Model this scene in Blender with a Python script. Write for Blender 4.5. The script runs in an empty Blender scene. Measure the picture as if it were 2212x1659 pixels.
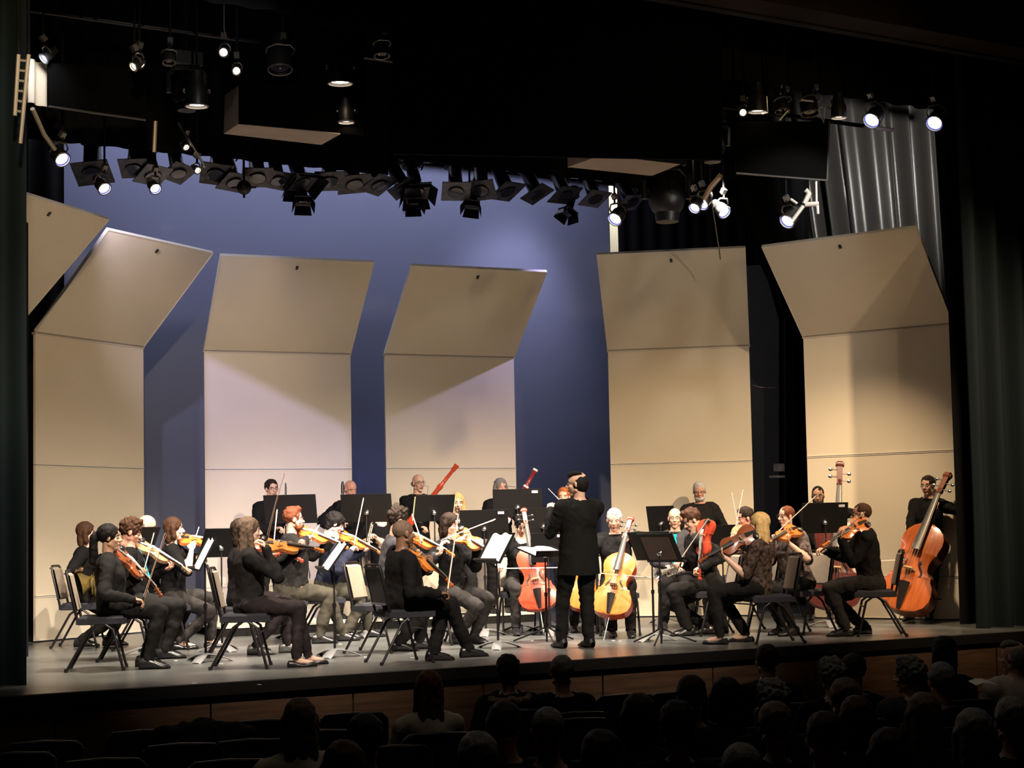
import bpy, math, random
import numpy as np
from mathutils import Vector, Matrix, noise
V = Vector
random.seed(7)
rad = math.radians
SC = bpy.context.scene
COL = bpy.data.collections.new('stage')      # linked to the scene at the end, so that remeshing stays quick

# ------------------------------------------------------------------ camera
FPX = 3500.0; PX = 1106.0; PY = 929.0
PSI = rad(29.4); PIT = rad(3.7); ROL = 0.0195
CAM = V((-7.9, -12.3, 1.12))
_h = V((math.sin(PSI), math.cos(PSI), 0)); Z = V((0, 0, 1)); _r0 = V((math.cos(PSI), -math.sin(PSI), 0))
FW = _h * math.cos(PIT) + Z * math.sin(PIT); _u0 = -_h * math.sin(PIT) + Z * math.cos(PIT)
RT = _r0 * math.cos(ROL) - _u0 * math.sin(ROL); UP = _u0 * math.cos(ROL) + _r0 * math.sin(ROL)
cd = bpy.data.cameras.new('camera'); cam = bpy.data.objects.new('camera', cd); SC.collection.objects.link(cam)
M = Matrix.Identity(4)
for i in range(3):
    M[i][0] = RT[i]; M[i][1] = UP[i]; M[i][2] = -FW[i]; M[i][3] = CAM[i]
cam.matrix_world = M
cd.sensor_width = 36; cd.lens = FPX * 36 / 2212; cd.shift_y = (PY - 829.5) / 2212
cd.clip_start = .1; cd.clip_end = 200
SC.camera = cam

# ------------------------------------------------------------------ world, exposure
SC.view_settings.view_transform = 'Standard'; SC.view_settings.look = 'None'
SC.view_settings.exposure = 0.0; SC.view_settings.gamma = 1; SC.view_settings.use_curve_mapping = False
w = bpy.data.worlds.new('world'); SC.world = w; w.use_nodes = True
w.node_tree.nodes['Background'].inputs[0].default_value = (.5, .45, .4, 1)
w.node_tree.nodes['Background'].inputs[1].default_value = .004

def spot(name, loc, target, energy, color, size=40, blend=.4, radius=.1):
    l = bpy.data.lights.new(name, 'SPOT'); l.energy = energy; l.color = color
    l.spot_size = rad(size); l.spot_blend = blend; l.shadow_soft_size = radius
    o = bpy.data.objects.new(name, l); COL.objects.link(o); o.location = loc
    o.rotation_euler = (V(target) - V(loc)).to_track_quat('-Z', 'Y').to_euler()
    return o
WARM = (1.0, .74, .46); NEUT = (1.0, .86, .70); LAV = (.84, .78, 1.0); VIO = (.50, .47, 1.0); BLUE = (.42, .5, 1.0)
# key lights of the house bridge
spot('key_light', (-4.5, -5.5, 6.6), (-2.6, 2.6, .9), 4700, NEUT, 38, .8, .10)
spot('key_light', (-.5, -6.0, 6.6), (.6, 2.8, .9), 4900, NEUT, 38, .8, .10)
spot('key_light', (4.0, -6.0, 6.6), (4.2, 2.6, 1.2), 4000, WARM, 40, .8, .10)
# warm fill added from the rear of the house to brighten the shells
spot('shell_fill_light', (-7.5, -10.5, 5.3), (-3.4, 6.2, 3.2), 3000, (1, .74, .43), 22, .6, .15)
spot('shell_fill_light', (.5, -11.5, 5.3), (3.6, 6.5, 3.2), 800, (1, .72, .40), 28, .6, .15)
# warm lamps of the electrics over the players
for x, y, e, c in ((-3.4, 1.9, 3300, NEUT), (-2.0, 2.6, 2600, NEUT), (-.6, 2.4, 4200, NEUT), (1.0, 2.6, 4200, NEUT), (2.6, 2.2, 2600, NEUT), (4.2, 1.7, 1500, WARM)):
    spot('down_light', (x, y - .6, 4.95), (x + .25, y + 1.2, 0), e * .72, c, 74, .9, .08)
# lavender light from the right slipping past the canopy, and an added unseen spot out in the house, onto the two middle shells
spot('shell_light', (3.6, 5.32, 5.25), (2.0, 7.1, 1.5), 200, VIO, 66, .5, .02)
ADDED_SPOT = Vector((-5.5, -5.5, 5.6))
spot('shell_light', ADDED_SPOT, (-.2, 7.5, 2.1), 3100, VIO, 18, .25, .006)
# cyclorama wash
def area(name, loc, target, energy, color, sx, sy):
    l = bpy.data.lights.new(name, 'AREA'); l.shape = 'RECTANGLE'; l.size = sx; l.size_y = sy; l.energy = energy; l.color = color
    o = bpy.data.objects.new(name, l); COL.objects.link(o); o.location = loc; o.rotation_euler = (V(target) - V(loc)).to_track_quat('-Z', 'Y').to_euler(); return o
area('cyc_strip_light', (1.2, 7.9, 7.4), (1.2, 9.35, 3.6), 150, (.80, .80, 1.0), 8.5, .3)
spot('cyc_light', (4.6, 7.6, 6.8), (4.3, 9.3, 4.4), 300, LAV, 64, 1, .3)
area('audience_fill_light', (-2.5, -4.5, 9.2), (-2.5, -4.0, 0), 45, (1, .86, .68), 6, 5)  # dim fill added overhead so the audience is not lost

# ------------------------------------------------------------------ helpers
def ray(px, py): return FW + RT * ((px - PX) / FPX) - UP * ((py - PY) / FPX)
def W(px, py, d): return CAM + ray(px, py) * d
def G(px, d, z=0.0):
    a = W(px, 0, d).z; b = W(px, 1000, d).z
    return W(px, (z - a) / (b - a) * 1000, d)
def plane_y(px, py, Y):
    r = ray(px, py); return CAM + r * ((Y - CAM.y) / r.y)
def plane_z(px, py, z):
    r = ray(px, py); return CAM + r * ((z - CAM.z) / r.z)
def az_dir(az):
    a = rad(az); return (_r0 * math.cos(a) + _h * math.sin(a)).normalized()
def frame(x, z):
    x = x.normalized(); y = z.cross(x).normalized(); z = x.cross(y)
    return Matrix((x, y, z)).transposed()

spot('side_curtain_light', W(1900, 300, 19.3), W(1925, 400, 22.0), 230, (1, .95, .88), 75, .6, .03)
spot('edge_light', W(228, 420, 17.3), W(470, 700, 21.0), 160, LAV, 60, .8, .04)
spot('bracket_fill_light', W(1830, 330, 15.9), W(1730, 440, 16.9), 90, (1, .95, .9), 70, .6, .03)  # added spot without a fixture, brightens the silver arm and brackets
spot('rig_fill_light', W(560, 20, 13.6), W(420, 260, 16.0), 28, (1, .9, .8), 80, .8, .03)  # added spot without a fixture, puts glints on the upper left metalwork
MATS = {}
def mat(name, col, rough=.6, metal=0.0, bump=0.0, bscale=60, var=0.0, vscale=6, emit=None, spec=.5, stretch=None, coat=0, sheen=0):
    if name in MATS: return MATS[name]
    m = bpy.data.materials.new(name); m.use_nodes = True; nt = m.node_tree; b = nt.nodes['Principled BSDF']
    b.inputs['Base Color'].default_value = (*col, 1); b.inputs['Roughness'].default_value = rough
    b.inputs['Metallic'].default_value = metal; b.inputs['Specular IOR Level'].default_value = spec
    if coat: b.inputs['Coat Weight'].default_value = coat
    if sheen: b.inputs['Sheen Weight'].default_value = sheen
    if emit:
        b.inputs['Emission Color'].default_value = (*emit[0], 1); b.inputs['Emission Strength'].default_value = emit[1]
    tc = nt.nodes.new('ShaderNodeTexCoord'); mp = nt.nodes.new('ShaderNodeMapping')
    nt.links.new(tc.outputs['Object'], mp.inputs[0])
    if stretch: mp.inputs['Scale'].default_value = stretch
    if var:
        n = nt.nodes.new('ShaderNodeTexNoise'); n.inputs['Scale'].default_value = vscale; n.inputs['Detail'].default_value = 6
        nt.links.new(mp.outputs[0], n.inputs['Vector'])
        r = nt.nodes.new('ShaderNodeValToRGB'); r.color_ramp.elements[0].position = .3; r.color_ramp.elements[1].position = .7
        r.color_ramp.elements[0].color = (*[max(0, c * (1 - var)) for c in col], 1)
        r.color_ramp.elements[1].color = (*[min(1, c * (1 + var)) for c in col], 1)
        nt.links.new(n.outputs['Fac'], r.inputs[0]); nt.links.new(r.outputs[0], b.inputs['Base Color'])
    if bump:
        n = nt.nodes.new('ShaderNodeTexNoise'); n.inputs['Scale'].default_value = bscale; n.inputs['Detail'].default_value = 4
        nt.links.new(mp.outputs[0], n.inputs['Vector'])
        bp = nt.nodes.new('ShaderNodeBump'); bp.inputs['Strength'].default_value = bump; bp.inputs['Distance'].default_value = .01
        nt.links.new(n.outputs['Fac'], bp.inputs['Height']); nt.links.new(bp.outputs[0], b.inputs['Normal'])
    MATS[name] = m; return m

def tag(o, label=None, cat=None, group=None, kind=None):
    if label: o['label'] = label
    if cat: o['category'] = cat
    if group: o['group'] = group
    if kind: o['kind'] = kind
    return o
def empty(name, loc, rot=None, label=None, cat=None, group=None):
    o = bpy.data.objects.new(name, None); COL.objects.link(o); o.empty_display_size = .1
    if rot is not None: o.matrix_world = Matrix.Translation(loc) @ rot.to_4x4()
    else: o.location = loc
    return tag(o, label, cat, group)
KIDS = {}
def adopt(o, parent):
    o.parent = parent; KIDS.setdefault(parent.name, []).append(o)
def copy_tree(o, parent=None):
    c = o.copy(); COL.objects.link(c)
    if parent is not None: adopt(c, parent)
    for ch in KIDS.get(o.name, []): copy_tree(ch, c)
    return c

class MB:
    def __init__(s): s.v = []; s.f = []; s.m = []
    def add(s, vs, fs, mi=0):
        k = len(s.v); s.v.extend(vs); s.f.extend([tuple(i + k for i in f) for f in fs]); s.m.extend([mi] * len(fs)); return s
    def box(s, c, size, R=None, mi=0, taper=1.0):
        c = V(c); x, y, z = [q / 2 for q in size]; vs = []
        for k in (-1, 1):
            t = taper if k > 0 else 1.0
            for i, j in ((-1, -1), (1, -1), (1, 1), (-1, 1)):
                p = V((i * x * t, j * y * t, k * z)); vs.append(c + (R @ p if R else p))
        return s.add(vs, [(3, 2, 1, 0), (4, 5, 6, 7), (0, 1, 5, 4), (1, 2, 6, 5), (2, 3, 7, 6), (3, 0, 4, 7)], mi)
    def bar(s, a, b, w, h, up=Z, mi=0):
        a = V(a); b = V(b); x = (b - a)
        if abs(x.normalized().dot(up)) > .98: up = V((1, 0, 0))
        return s.box((a + b) / 2, (x.length, w, h), frame(x, up), mi)
    def tube(s, a, b, r0, r1=None, n=10, mi=0, caps=True):
        r1 = r0 if r1 is None else r1
        return s.rings([(V(a), r0), (V(b), r1)], n, mi, caps)
    def rings(s, pts, n=10, mi=0, caps=True):
        P = [V(p) for p, r in pts]; k = len(P); vs = []; ref = None
        for i, (p, r) in enumerate(pts):
            t = (P[min(i + 1, k - 1)] - P[max(i - 1, 0)])
            t = t.normalized() if t.length > 1e-9 else (last if i else Z)
            if i and t.dot(last) < -.3: t = -t
            last = t
            if ref is None: ref = V((1, 0, 0)) if abs(t.x) < .8 else V((0, 1, 0))
            x = (ref - t * ref.dot(t)).normalized(); y = t.cross(x); ref = x
            for j in range(n):
                a = 2 * math.pi * j / n; vs.append(P[i] + (x * math.cos(a) + y * math.sin(a)) * r)
        fs = [(i * n + j, i * n + (j + 1) % n, (i + 1) * n + (j + 1) % n, (i + 1) * n + j) for i in range(k - 1) for j in range(n)]
        if caps: fs += [tuple(range(n - 1, -1, -1)), tuple(range((k - 1) * n, k * n))]
        return s.add(vs, fs, mi)
    def path(s, pts, r, n=8, mi=0): return s.rings([(p, r) for p in pts], n, mi)
    def cap(s, a, b, r0, r1, n=12, mi=0):
        a = V(a); b = V(b); t = (b - a); t = t.normalized() if t.length > 1e-6 else Z
        pts = []
        for q in (-85, -60, -30): pts.append((a + t * r0 * math.sin(rad(q)), r0 * math.cos(rad(q))))
        pts.append((a, r0)); pts.append((b, r1))
        for q in (30, 60, 85): pts.append((b + t * r1 * math.sin(rad(q)), r1 * math.cos(rad(q))))
        return s.rings(pts, n, mi)
    def ell(s, c, r, R=None, nu=14, nv=9, mi=0):
        c = V(c); vs = []
        for i in range(nv + 1):
            t = math.pi * (.02 + .96 * i / nv)
            for j in range(nu):
                a = 2 * math.pi * j / nu
                p = V((r[0] * math.sin(t) * math.cos(a), r[1] * math.sin(t) * math.sin(a), r[2] * math.cos(t)))
                vs.append(c + (R @ p if R else p))
        fs = [(i * nu + (j + 1) % nu, i * nu + j, (i + 1) * nu + j, (i + 1) * nu + (j + 1) % nu)[::-1] for i in range(nv) for j in range(nu)]
        fs += [tuple(range(nu)), tuple(range((nv + 1) * nu - 1, nv * nu - 1, -1))]
        return s.add(vs, fs, mi)
    def torus(s, c, R, r, axis=Z, n=18, m=6, mi=0, sx=1, sy=1, xdir=None):
        F = frame(axis, V((0, 0, 1)) if abs(axis.z) < .9 else V((1, 0, 0)))
        vs = []; c = V(c)
        for i in range(n):
            a = 2 * math.pi * i / n
            for j in range(m):
                b = 2 * math.pi * j / m; q = R + r * math.cos(b)
                vs.append(c + F @ V((r * math.sin(b), q * math.cos(a) * sx, q * math.sin(a) * sy)))
        return s.add(vs, [(i * m + j, i * m + (j + 1) % m, ((i + 1) % n) * m + (j + 1) % m, ((i + 1) % n) * m + j) for i in range(n) for j in range(m)], mi)
    def grid(s, P, mi=0, closed=False):
        nu = len(P); nv = len(P[0]); vs = [p for r in P for p in r]
        return s.add(vs, [(i * nv + j, i * nv + j + 1, (i + 1) * nv + j + 1, (i + 1) * nv + j) for i in range(nu - 1) for j in range(nv - 1)], mi)
    def xf(s, Mx): s.v = [Mx @ V(p) for p in s.v]; return s
    def build(s, name, mats, parent=None, origin=None, flat=False, sharp=38):
        me = bpy.data.meshes.new(name)
        o3 = V(origin) if origin is not None else V((0, 0, 0))
        me.from_pydata([tuple(V(p) - o3) for p in s.v], [], s.f)
        if not isinstance(mats, (list, tuple)): mats = [mats]
        for m in mats: me.materials.append(m)
        if len(mats) > 1: me.polygons.foreach_set('material_index', s.m)
        if not flat:
            me.polygons.foreach_set('use_smooth', [True] * len(s.f)); me.set_sharp_from_angle(angle=rad(sharp))
        o = bpy.data.objects.new(name, me); COL.objects.link(o)
        if parent is not None: adopt(o, parent)
        elif origin is not None: o.location = o3
        return o

# voxel remeshing is evaluated in the otherwise empty scene
def remesh(mb, voxel, smooth=4, dec=None):
    me = bpy.data.meshes.new('tmp'); me.from_pydata([tuple(p) for p in mb.v], [], mb.f)
    o = bpy.data.objects.new('tmp', me); SC.collection.objects.link(o)
    r = o.modifiers.new('r', 'REMESH'); r.mode = 'VOXEL'; r.voxel_size = voxel
    if smooth:
        k = o.modifiers.new('s', 'SMOOTH'); k.factor = .5; k.iterations = smooth
    if dec:
        k = o.modifiers.new('d', 'DECIMATE'); k.ratio = dec
    dg = bpy.context.evaluated_depsgraph_get(); dg.update()
    e = o.evaluated_get(dg).to_mesh()
    n = len(e.vertices); v = np.empty(n * 3); e.vertices.foreach_get('co', v)
    nn = np.empty(n * 3); e.vertices.foreach_get('normal', nn)
    f = [tuple(p.vertices) for p in e.polygons]
    o.evaluated_get(dg).to_mesh_clear()
    bpy.data.objects.remove(o); bpy.data.meshes.remove(me)
    return v.reshape(-1, 3), nn.reshape(-1, 3), f
def arrays_obj(name, v, f, m, parent, origin=None):
    me = bpy.data.meshes.new(name)
    if origin is not None: v = v - np.array(origin)
    me.from_pydata(v.tolist(), [], f); me.materials.append(m)
    me.polygons.foreach_set('use_smooth', [True] * len(f))
    o = bpy.data.objects.new(name, me); COL.objects.link(o)
    if parent is not None: adopt(o, parent)
    return o

# ------------------------------------------------------------------ materials
m_black = mat('black_velour', (.006, .006, .007), .9, bump=.2, spec=.15)
m_void = mat('black_paint', (.010, .010, .011), .75, spec=.25)
m_teal = mat('teal_velvet', (.0022, .0075, .010), .8, spec=.25, bump=.1)
m_grey_drape = mat('satin_black_drape', (.045, .043, .041), .38, spec=.9, bump=.15)
m_shell = mat('cream_shell_laminate', (.76, .67, .53), .5, var=.03, vscale=1.2, bump=.04, bscale=90)
m_shell_edge = mat('cream_edge_trim', (.75, .70, .62), .4)
m_cyc = mat('pale_cyclorama_cloth', (.17, .19, .29), .9, var=.04, vscale=.6)
m_floor = mat('grey_stage_floor', (.085, .088, .085), .3, var=.35, vscale=1.6, bump=.05, bscale=14, spec=.55)
m_apron = mat('brown_apron_wood', (.06, .029, .014), .55, var=.35, vscale=3, stretch=(1, 1, 14))
m_nose = mat('black_stage_nosing', (.005, .004, .004), .6, spec=.2)
m_house = mat('dark_house_carpet', (.012, .009, .012), .95)
m_frame = mat('black_powdercoat_tube', (.008, .006, .007), .4, spec=.4)
m_tan = mat('tan_chair_vinyl', (.36, .29, .22), .6, var=.06, vscale=30, bump=.1)
m_navy = mat('navy_seat_fabric', (.011, .011, .018), .85, bump=.2, bscale=200)
m_backshell = mat('dark_chair_fabric', (.03, .028, .032), .8, bump=.1)
m_desk = mat('black_stand_metal', (.007, .006, .006), .5, spec=.25)
m_brown_sheen = mat('brown_desk_sheen', (.10, .045, .028), .5)
m_chrome = mat('chrome_metal', (.6, .6, .62), .25, metal=1)
m_base = mat('grey_stand_base', (.30, .30, .30), .35, metal=.6)
m_paper = mat('white_paper', (.86, .85, .80), .7)
m_yellow = mat('cream_paper', (.62, .60, .36), .7)
m_sticker = mat('white_sticker', (.7, .7, .72), .5)
m_fix = mat('black_lamp_housing', (.010, .010, .011), .45, bump=.1)
m_pipe = mat('steel_pipe', (.16, .15, .14), .4, metal=.7)
m_gel = mat('grey_gel_sheet', (.05, .05, .06), .35, var=.6, vscale=14, bump=.8, bscale=20)
m_gelpale = mat('pale_gel_frame', (.15, .15, .18), .4, var=.3, vscale=12, bump=.5, bscale=20)
m_lens = mat('lit_white_lens', (1, 1, 1), .3, emit=((.80, .85, 1), 16))
m_lens_rim = mat('lit_blue_lens_rim', (.1, .1, .6), .4, emit=((.10, .10, .95), 1.6))
m_lens_warm = mat('lit_warm_lens', (1, .9, .8), .3, emit=((1, .80, .55), 18))
m_lens_dark = mat('unlit_glass_lens', (.03, .03, .05), .1, spec=.8)
m_riser = mat('pale_riser_top', (.50, .48, .40), .6, var=.1)
m_eye = mat('eye_white', (.42, .38, .35), .5)
m_iris = mat('dark_iris', (.02, .012, .008), .2)
m_glass = mat('dark_spectacle_rim', (.03, .02, .02), .3)
m_lip = mat('lip_skin', (.36, .15, .11), .6)
m_ebony = mat('ebony_wood', (.012, .010, .010), .35)
m_string = mat('steel_string', (.55, .53, .5), .3, metal=.8)
m_bridge = mat('maple_bridge', (.62, .42, .2), .5)
m_stick = mat('bow_stick_wood', (.42, .20, .10), .35, coat=.4)
m_bowhair = mat('white_bow_hair', (.85, .80, .70), .6)
m_brass = mat('gold_brass', (.62, .48, .18), .28, metal=.9)
m_silver = mat('silver_plate', (.75, .74, .72), .22, metal=.9)
m_bassoon = mat('red_bassoon_wood', (.42, .045, .018), .25, coat=.6)
m_bassoon2 = mat('dark_red_bassoon_wood', (.20, .014, .02), .25, coat=.6)
m_wood_stool = mat('worn_stool_wood', (.16, .12, .08), .6)
def wood(name, c): return mat(name, c, .28, var=.22, vscale=5, stretch=(1, 8, 1), coat=.5)
m_orange = wood('orange_varnish', (.56, .15, .025)); m_amber = wood('amber_varnish', (.46, .155, .030))
m_dkv = wood('dark_brown_varnish', (.20, .055, .02)); m_red = wood('red_varnish', (.44, .055, .025)); m_pale = wood('pale_brown_varnish', (.36, .20, .11))
m_bassred = wood('rust_varnish', (.42, .10, .022)); m_bassdark = wood('dark_plum_varnish', (.10, .022, .018))
def skin(k): return mat('skin_' + k, {'light': (.62, .37, .27), 'fair': (.70, .45, .35), 'olive': (.48, .27, .17), 'dark': (.16, .075, .042), 'ruddy': (.62, .30, .22)}[k], .5, bump=.03, bscale=150)
def hairm(k): return mat('hair_' + k, {'black': (.010, .008, .008), 'dark': (.022, .013, .009), 'brown': (.05, .022, .012), 'auburn': (.13, .038, .016), 'red': (.36, .10, .03), 'blonde': (.50, .33, .14), 'ash': (.13, .085, .06), 'grey': (.20, .19, .18), 'white': (.50, .48, .46)}[k], .6, spec=.14, bump=.7, bscale=70, var=.25, vscale=40, stretch=(1.6, 1.6, .35))
def cloth(name, c, **k): return mat(name, c, k.get('rough', .85), bump=.25, bscale=k.get('bs', 35), var=k.get('var', .15), vscale=k.get('vs', 12), spec=.12)
c_black = cloth('black_cloth', (.006, .0055, .006)); c_char = cloth('charcoal_cloth', (.014, .013, .013)); c_pant = cloth('black_trouser_cloth', (.009, .008, .008))
c_greyp = cloth('grey_trouser_cloth', (.026, .023, .022)); c_khaki = cloth('olive_trouser_cloth', (.040, .036, .027)); c_mauve = cloth('washed_black_denim', (.020, .015, .016))
c_shoe = mat('black_shoe_leather', (.012, .011, .012), .3); c_shoe2 = mat('pewter_shoe_leather', (.12, .115, .11), .3, metal=.3)
c_teal = cloth('teal_cloth', (.03, .38, .52)); c_tealtie = cloth('teal_tie_cloth', (.0, .35, .40)); c_tie = cloth('slate_tie_cloth', (.06, .065, .085))
c_floral = cloth('paisley_cloth', (.11, .085, .08), var=.95, vs=26); c_lace = cloth('lace_cloth', (.055, .035, .028), var=.95, vs=30)
c_cream = cloth('cream_knit', (.52, .45, .36)); c_grey = cloth('grey_jacket_cloth', (.045, .042, .048)); c_blue = cloth('dusk_blue_cloth', (.014, .016, .032))
c_suit = cloth('black_suit_wool', (.008, .0078, .0078)); c_fur = mat('tan_fur', (.22, .15, .10), .95, bump=1, bscale=60, var=.4, vscale=50)
# ------------------------------------------------------------------ people
def ik(a, b, l1, l2, pole):
    d = b - a; D = min(d.length, (l1 + l2) * .995); D = max(D, abs(l1 - l2) + .01); u = d.normalized()
    x = (l1 * l1 - l2 * l2 + D * D) / (2 * D); h = math.sqrt(max(l1 * l1 - x * x, 0))
    p = (pole - u * pole.dot(u)); p = p.normalized() if p.length > 1e-5 else Z
    return a + u * x + p * h, a + u * D

def head_template(fem):
    b = MB(); w = .94 if fem else 1.0
    b.ell((-.012, 0, .032), (.094, .075 * w, .088), nu=20, nv=14)
    b.ell((.018, 0, -.028), (.062, .058 * w, .084), nu=16, nv=12)
    b.ell((.050, 0, -.096), (.024, .028 * w, .022)); b.cap((.045, .0, -.09), (.0, .050 * w, -.06), .02, .02); b.cap((.045, 0, -.09), (.0, -.050 * w, -.06), .02, .02)
    for s in (-1, 1):
        b.ell((.052, s * .036 * w, -.026), (.024, .022, .024)); b.ell((-.006, s * .076 * w, -.004), (.02, .009, .031), Matrix.Rotation(s * .25, 3, 'Z'))
        b.ell((.088, s * .011, -.030), (.013, .009, .010))
    b.ell((.066, 0, .024), (.014, .047 * w, .012)); b.cap((.080, 0, .010), (.103, 0, -.026), .008, .012, n=8)
    b.ell((.077, 0, -.056), (.014, .026, .008)); b.ell((.075, 0, -.066), (.013, .023, .009))
    b.cap((-.02, 0, -.03), (-.025, 0, -.13), .055 * w, .052 * w)
    return remesh(b, .0058, 3)
HEADS = {False: head_template(False), True: head_template(True)}

HAIRC = {}
def hair_mesh(style):
    if style in HAIRC: return HAIRC[style]
    b = MB(); vox = .009; sm = 3; amp = .004; fr = 30
    capx = lambda k=1: b.ell((-.024, 0, .042), (.101 * k, .086 * k, .094 * k), nu=18, nv=12)
    if style == 'short': capx(); b.ell((.02, 0, .095), (.05, .055, .03))
    elif style == 'crew': b.ell((-.018, 0, .037), (.095, .0785, .0875), nu=20, nv=14); amp = .0015; vox = .0065; sm = 2
    elif style == 'quiff': capx(); b.ell((.03, 0, .105), (.055, .06, .038)); b.ell((-.03, 0, .11), (.06, .06, .035)); amp = .007
    elif style == 'curly': capx(1.06); b.ell((0, 0, .1), (.08, .08, .05)); amp = .014; fr = 45
    elif style == 'fringe':
        b.ell((-.045, 0, -.004), (.075, .084, .052), nu=18, nv=10); amp = .003
    elif style == 'balding':
        b.ell((-.034, 0, .004), (.088, .087, .096), nu=18, nv=12)
        b.ell((.036, 0, .088), (.052, .062, .038)); b.ell((.0, .03, .10), (.06, .04, .03)); amp = .003
    elif style == 'bob':
        capx(1.04)
        for s in (-1, 1): b.cap((-.02, s * .07, .02), (.0, s * .074, -.10), .036, .03); b.cap((-.06, s * .04, .0), (-.06, s * .045, -.12), .045, .038)
        b.cap((-.07, 0, 0), (-.07, 0, -.12), .045, .038)
    elif style == 'long':
        capx(1.04)
        for s in (-1, 1): b.cap((-.02, s * .07, .02), (.015, s * .082, -.24), .036, .030); b.cap((-.06, s * .04, .0), (-.075, s * .06, -.27), .045, .036)
        b.cap((-.07, 0, 0), (-.085, 0, -.28), .045, .034)
    elif style == 'shag':
        capx(1.05)
        for i in range(12):
            a = rad(70 + 220 * i / 11); c = V((math.cos(a) * .075, math.sin(a) * .075, 0)) + V((-.02, 0, 0))
            b.cap(c + V((0, 0, .03)), c * 1.25 + V((0, 0, -.15 - .05 * (i % 3))), .026, .012)
    elif style == 'pony':
        capx(1.03); b.ell((-.135, 0, .01), (.045, .045, .05)); b.cap((-.15, 0, 0), (-.16, .01, -.22), .042, .035); b.cap((-.15, 0, -.1), (-.12, .04, -.30), .04, .018)
    elif style == 'bun': capx(1.03); b.ell((-.12, 0, .02), (.045, .055, .05)); amp = .008
    elif style == 'mop': capx(1.08); b.ell((.03, 0, .07), (.062, .075, .045)); b.cap((-.05, .03, 0), (-.06, .03, -.06), .05, .04); b.cap((-.05, -.03, 0), (-.06, -.03, -.06), .05, .04); amp = .007
    elif style == 'beard': b.ell((.032, 0, -.086), (.058, .062, .042)); b.cap((.0, .062, -.03), (.03, .045, -.09), .014, .02); b.cap((.0, -.062, -.03), (.03, -.045, -.09), .014, .02); vox = .007
    elif style == 'goatee': b.ell((.062, 0, -.094), (.028, .030, .026)); b.cap((.082, -.024, -.047), (.082, .024, -.047), .006, .006); vox = .006
    v, n, f = remesh(b, vox, sm)
    d = np.array([noise.noise(V(p) * fr * V((1, 1, .4)).x) for p in v]); v = v + n * (d[:, None] * amp * 1.6)
    HAIRC[style] = (v, f); return HAIRC[style]

def hand(b, wr, dv, pn, side, curl=.5, s=1.0):
    dv = dv.normalized(); pn = (pn - dv * pn.dot(dv)).normalized()
    ts = dv.cross(pn) * (1 if side == 'R' else -1)
    R = Matrix((dv, ts, pn)).transposed()
    b.ell(wr + dv * .045 * s, (.052 * s, .042 * s, .017 * s), R, 12, 8)
    b.cap(wr - dv * .03 * s, wr + dv * .02 * s, .026 * s, .026 * s, 10)
    L = ((.040, .026, .020), (.045, .030, .021), (.041, .028, .020), (.032, .021, .018))
    for i, ls in enumerate(L):
        p = wr + (dv * (.083 - .006 * abs(i - 1)) + ts * (.030 - .020 * i)) * s; a = 0
        for k, l in enumerate(ls):
            a += rad(curl * (62, 70, 45)[k]); q = p + (dv * math.cos(a) + pn * math.sin(a)) * l * s
            b.cap(p, q, (.0092 - .0008 * k) * s, (.0086 - .0009 * k) * s, 7); p = q
    p = wr + (dv * .022 + ts * .030) * s
    for k, l in enumerate((.040, .032, .026)):
        q = p + (dv * (.75, .85, .8)[k] + ts * (.62, .25, .0)[k] + pn * (.35, .45 + curl * .3, .5 + curl * .5)[k]).normalized() * l * s
        b.cap(p, q, .0115 * s, .0098 * s, 7); p = q

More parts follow.
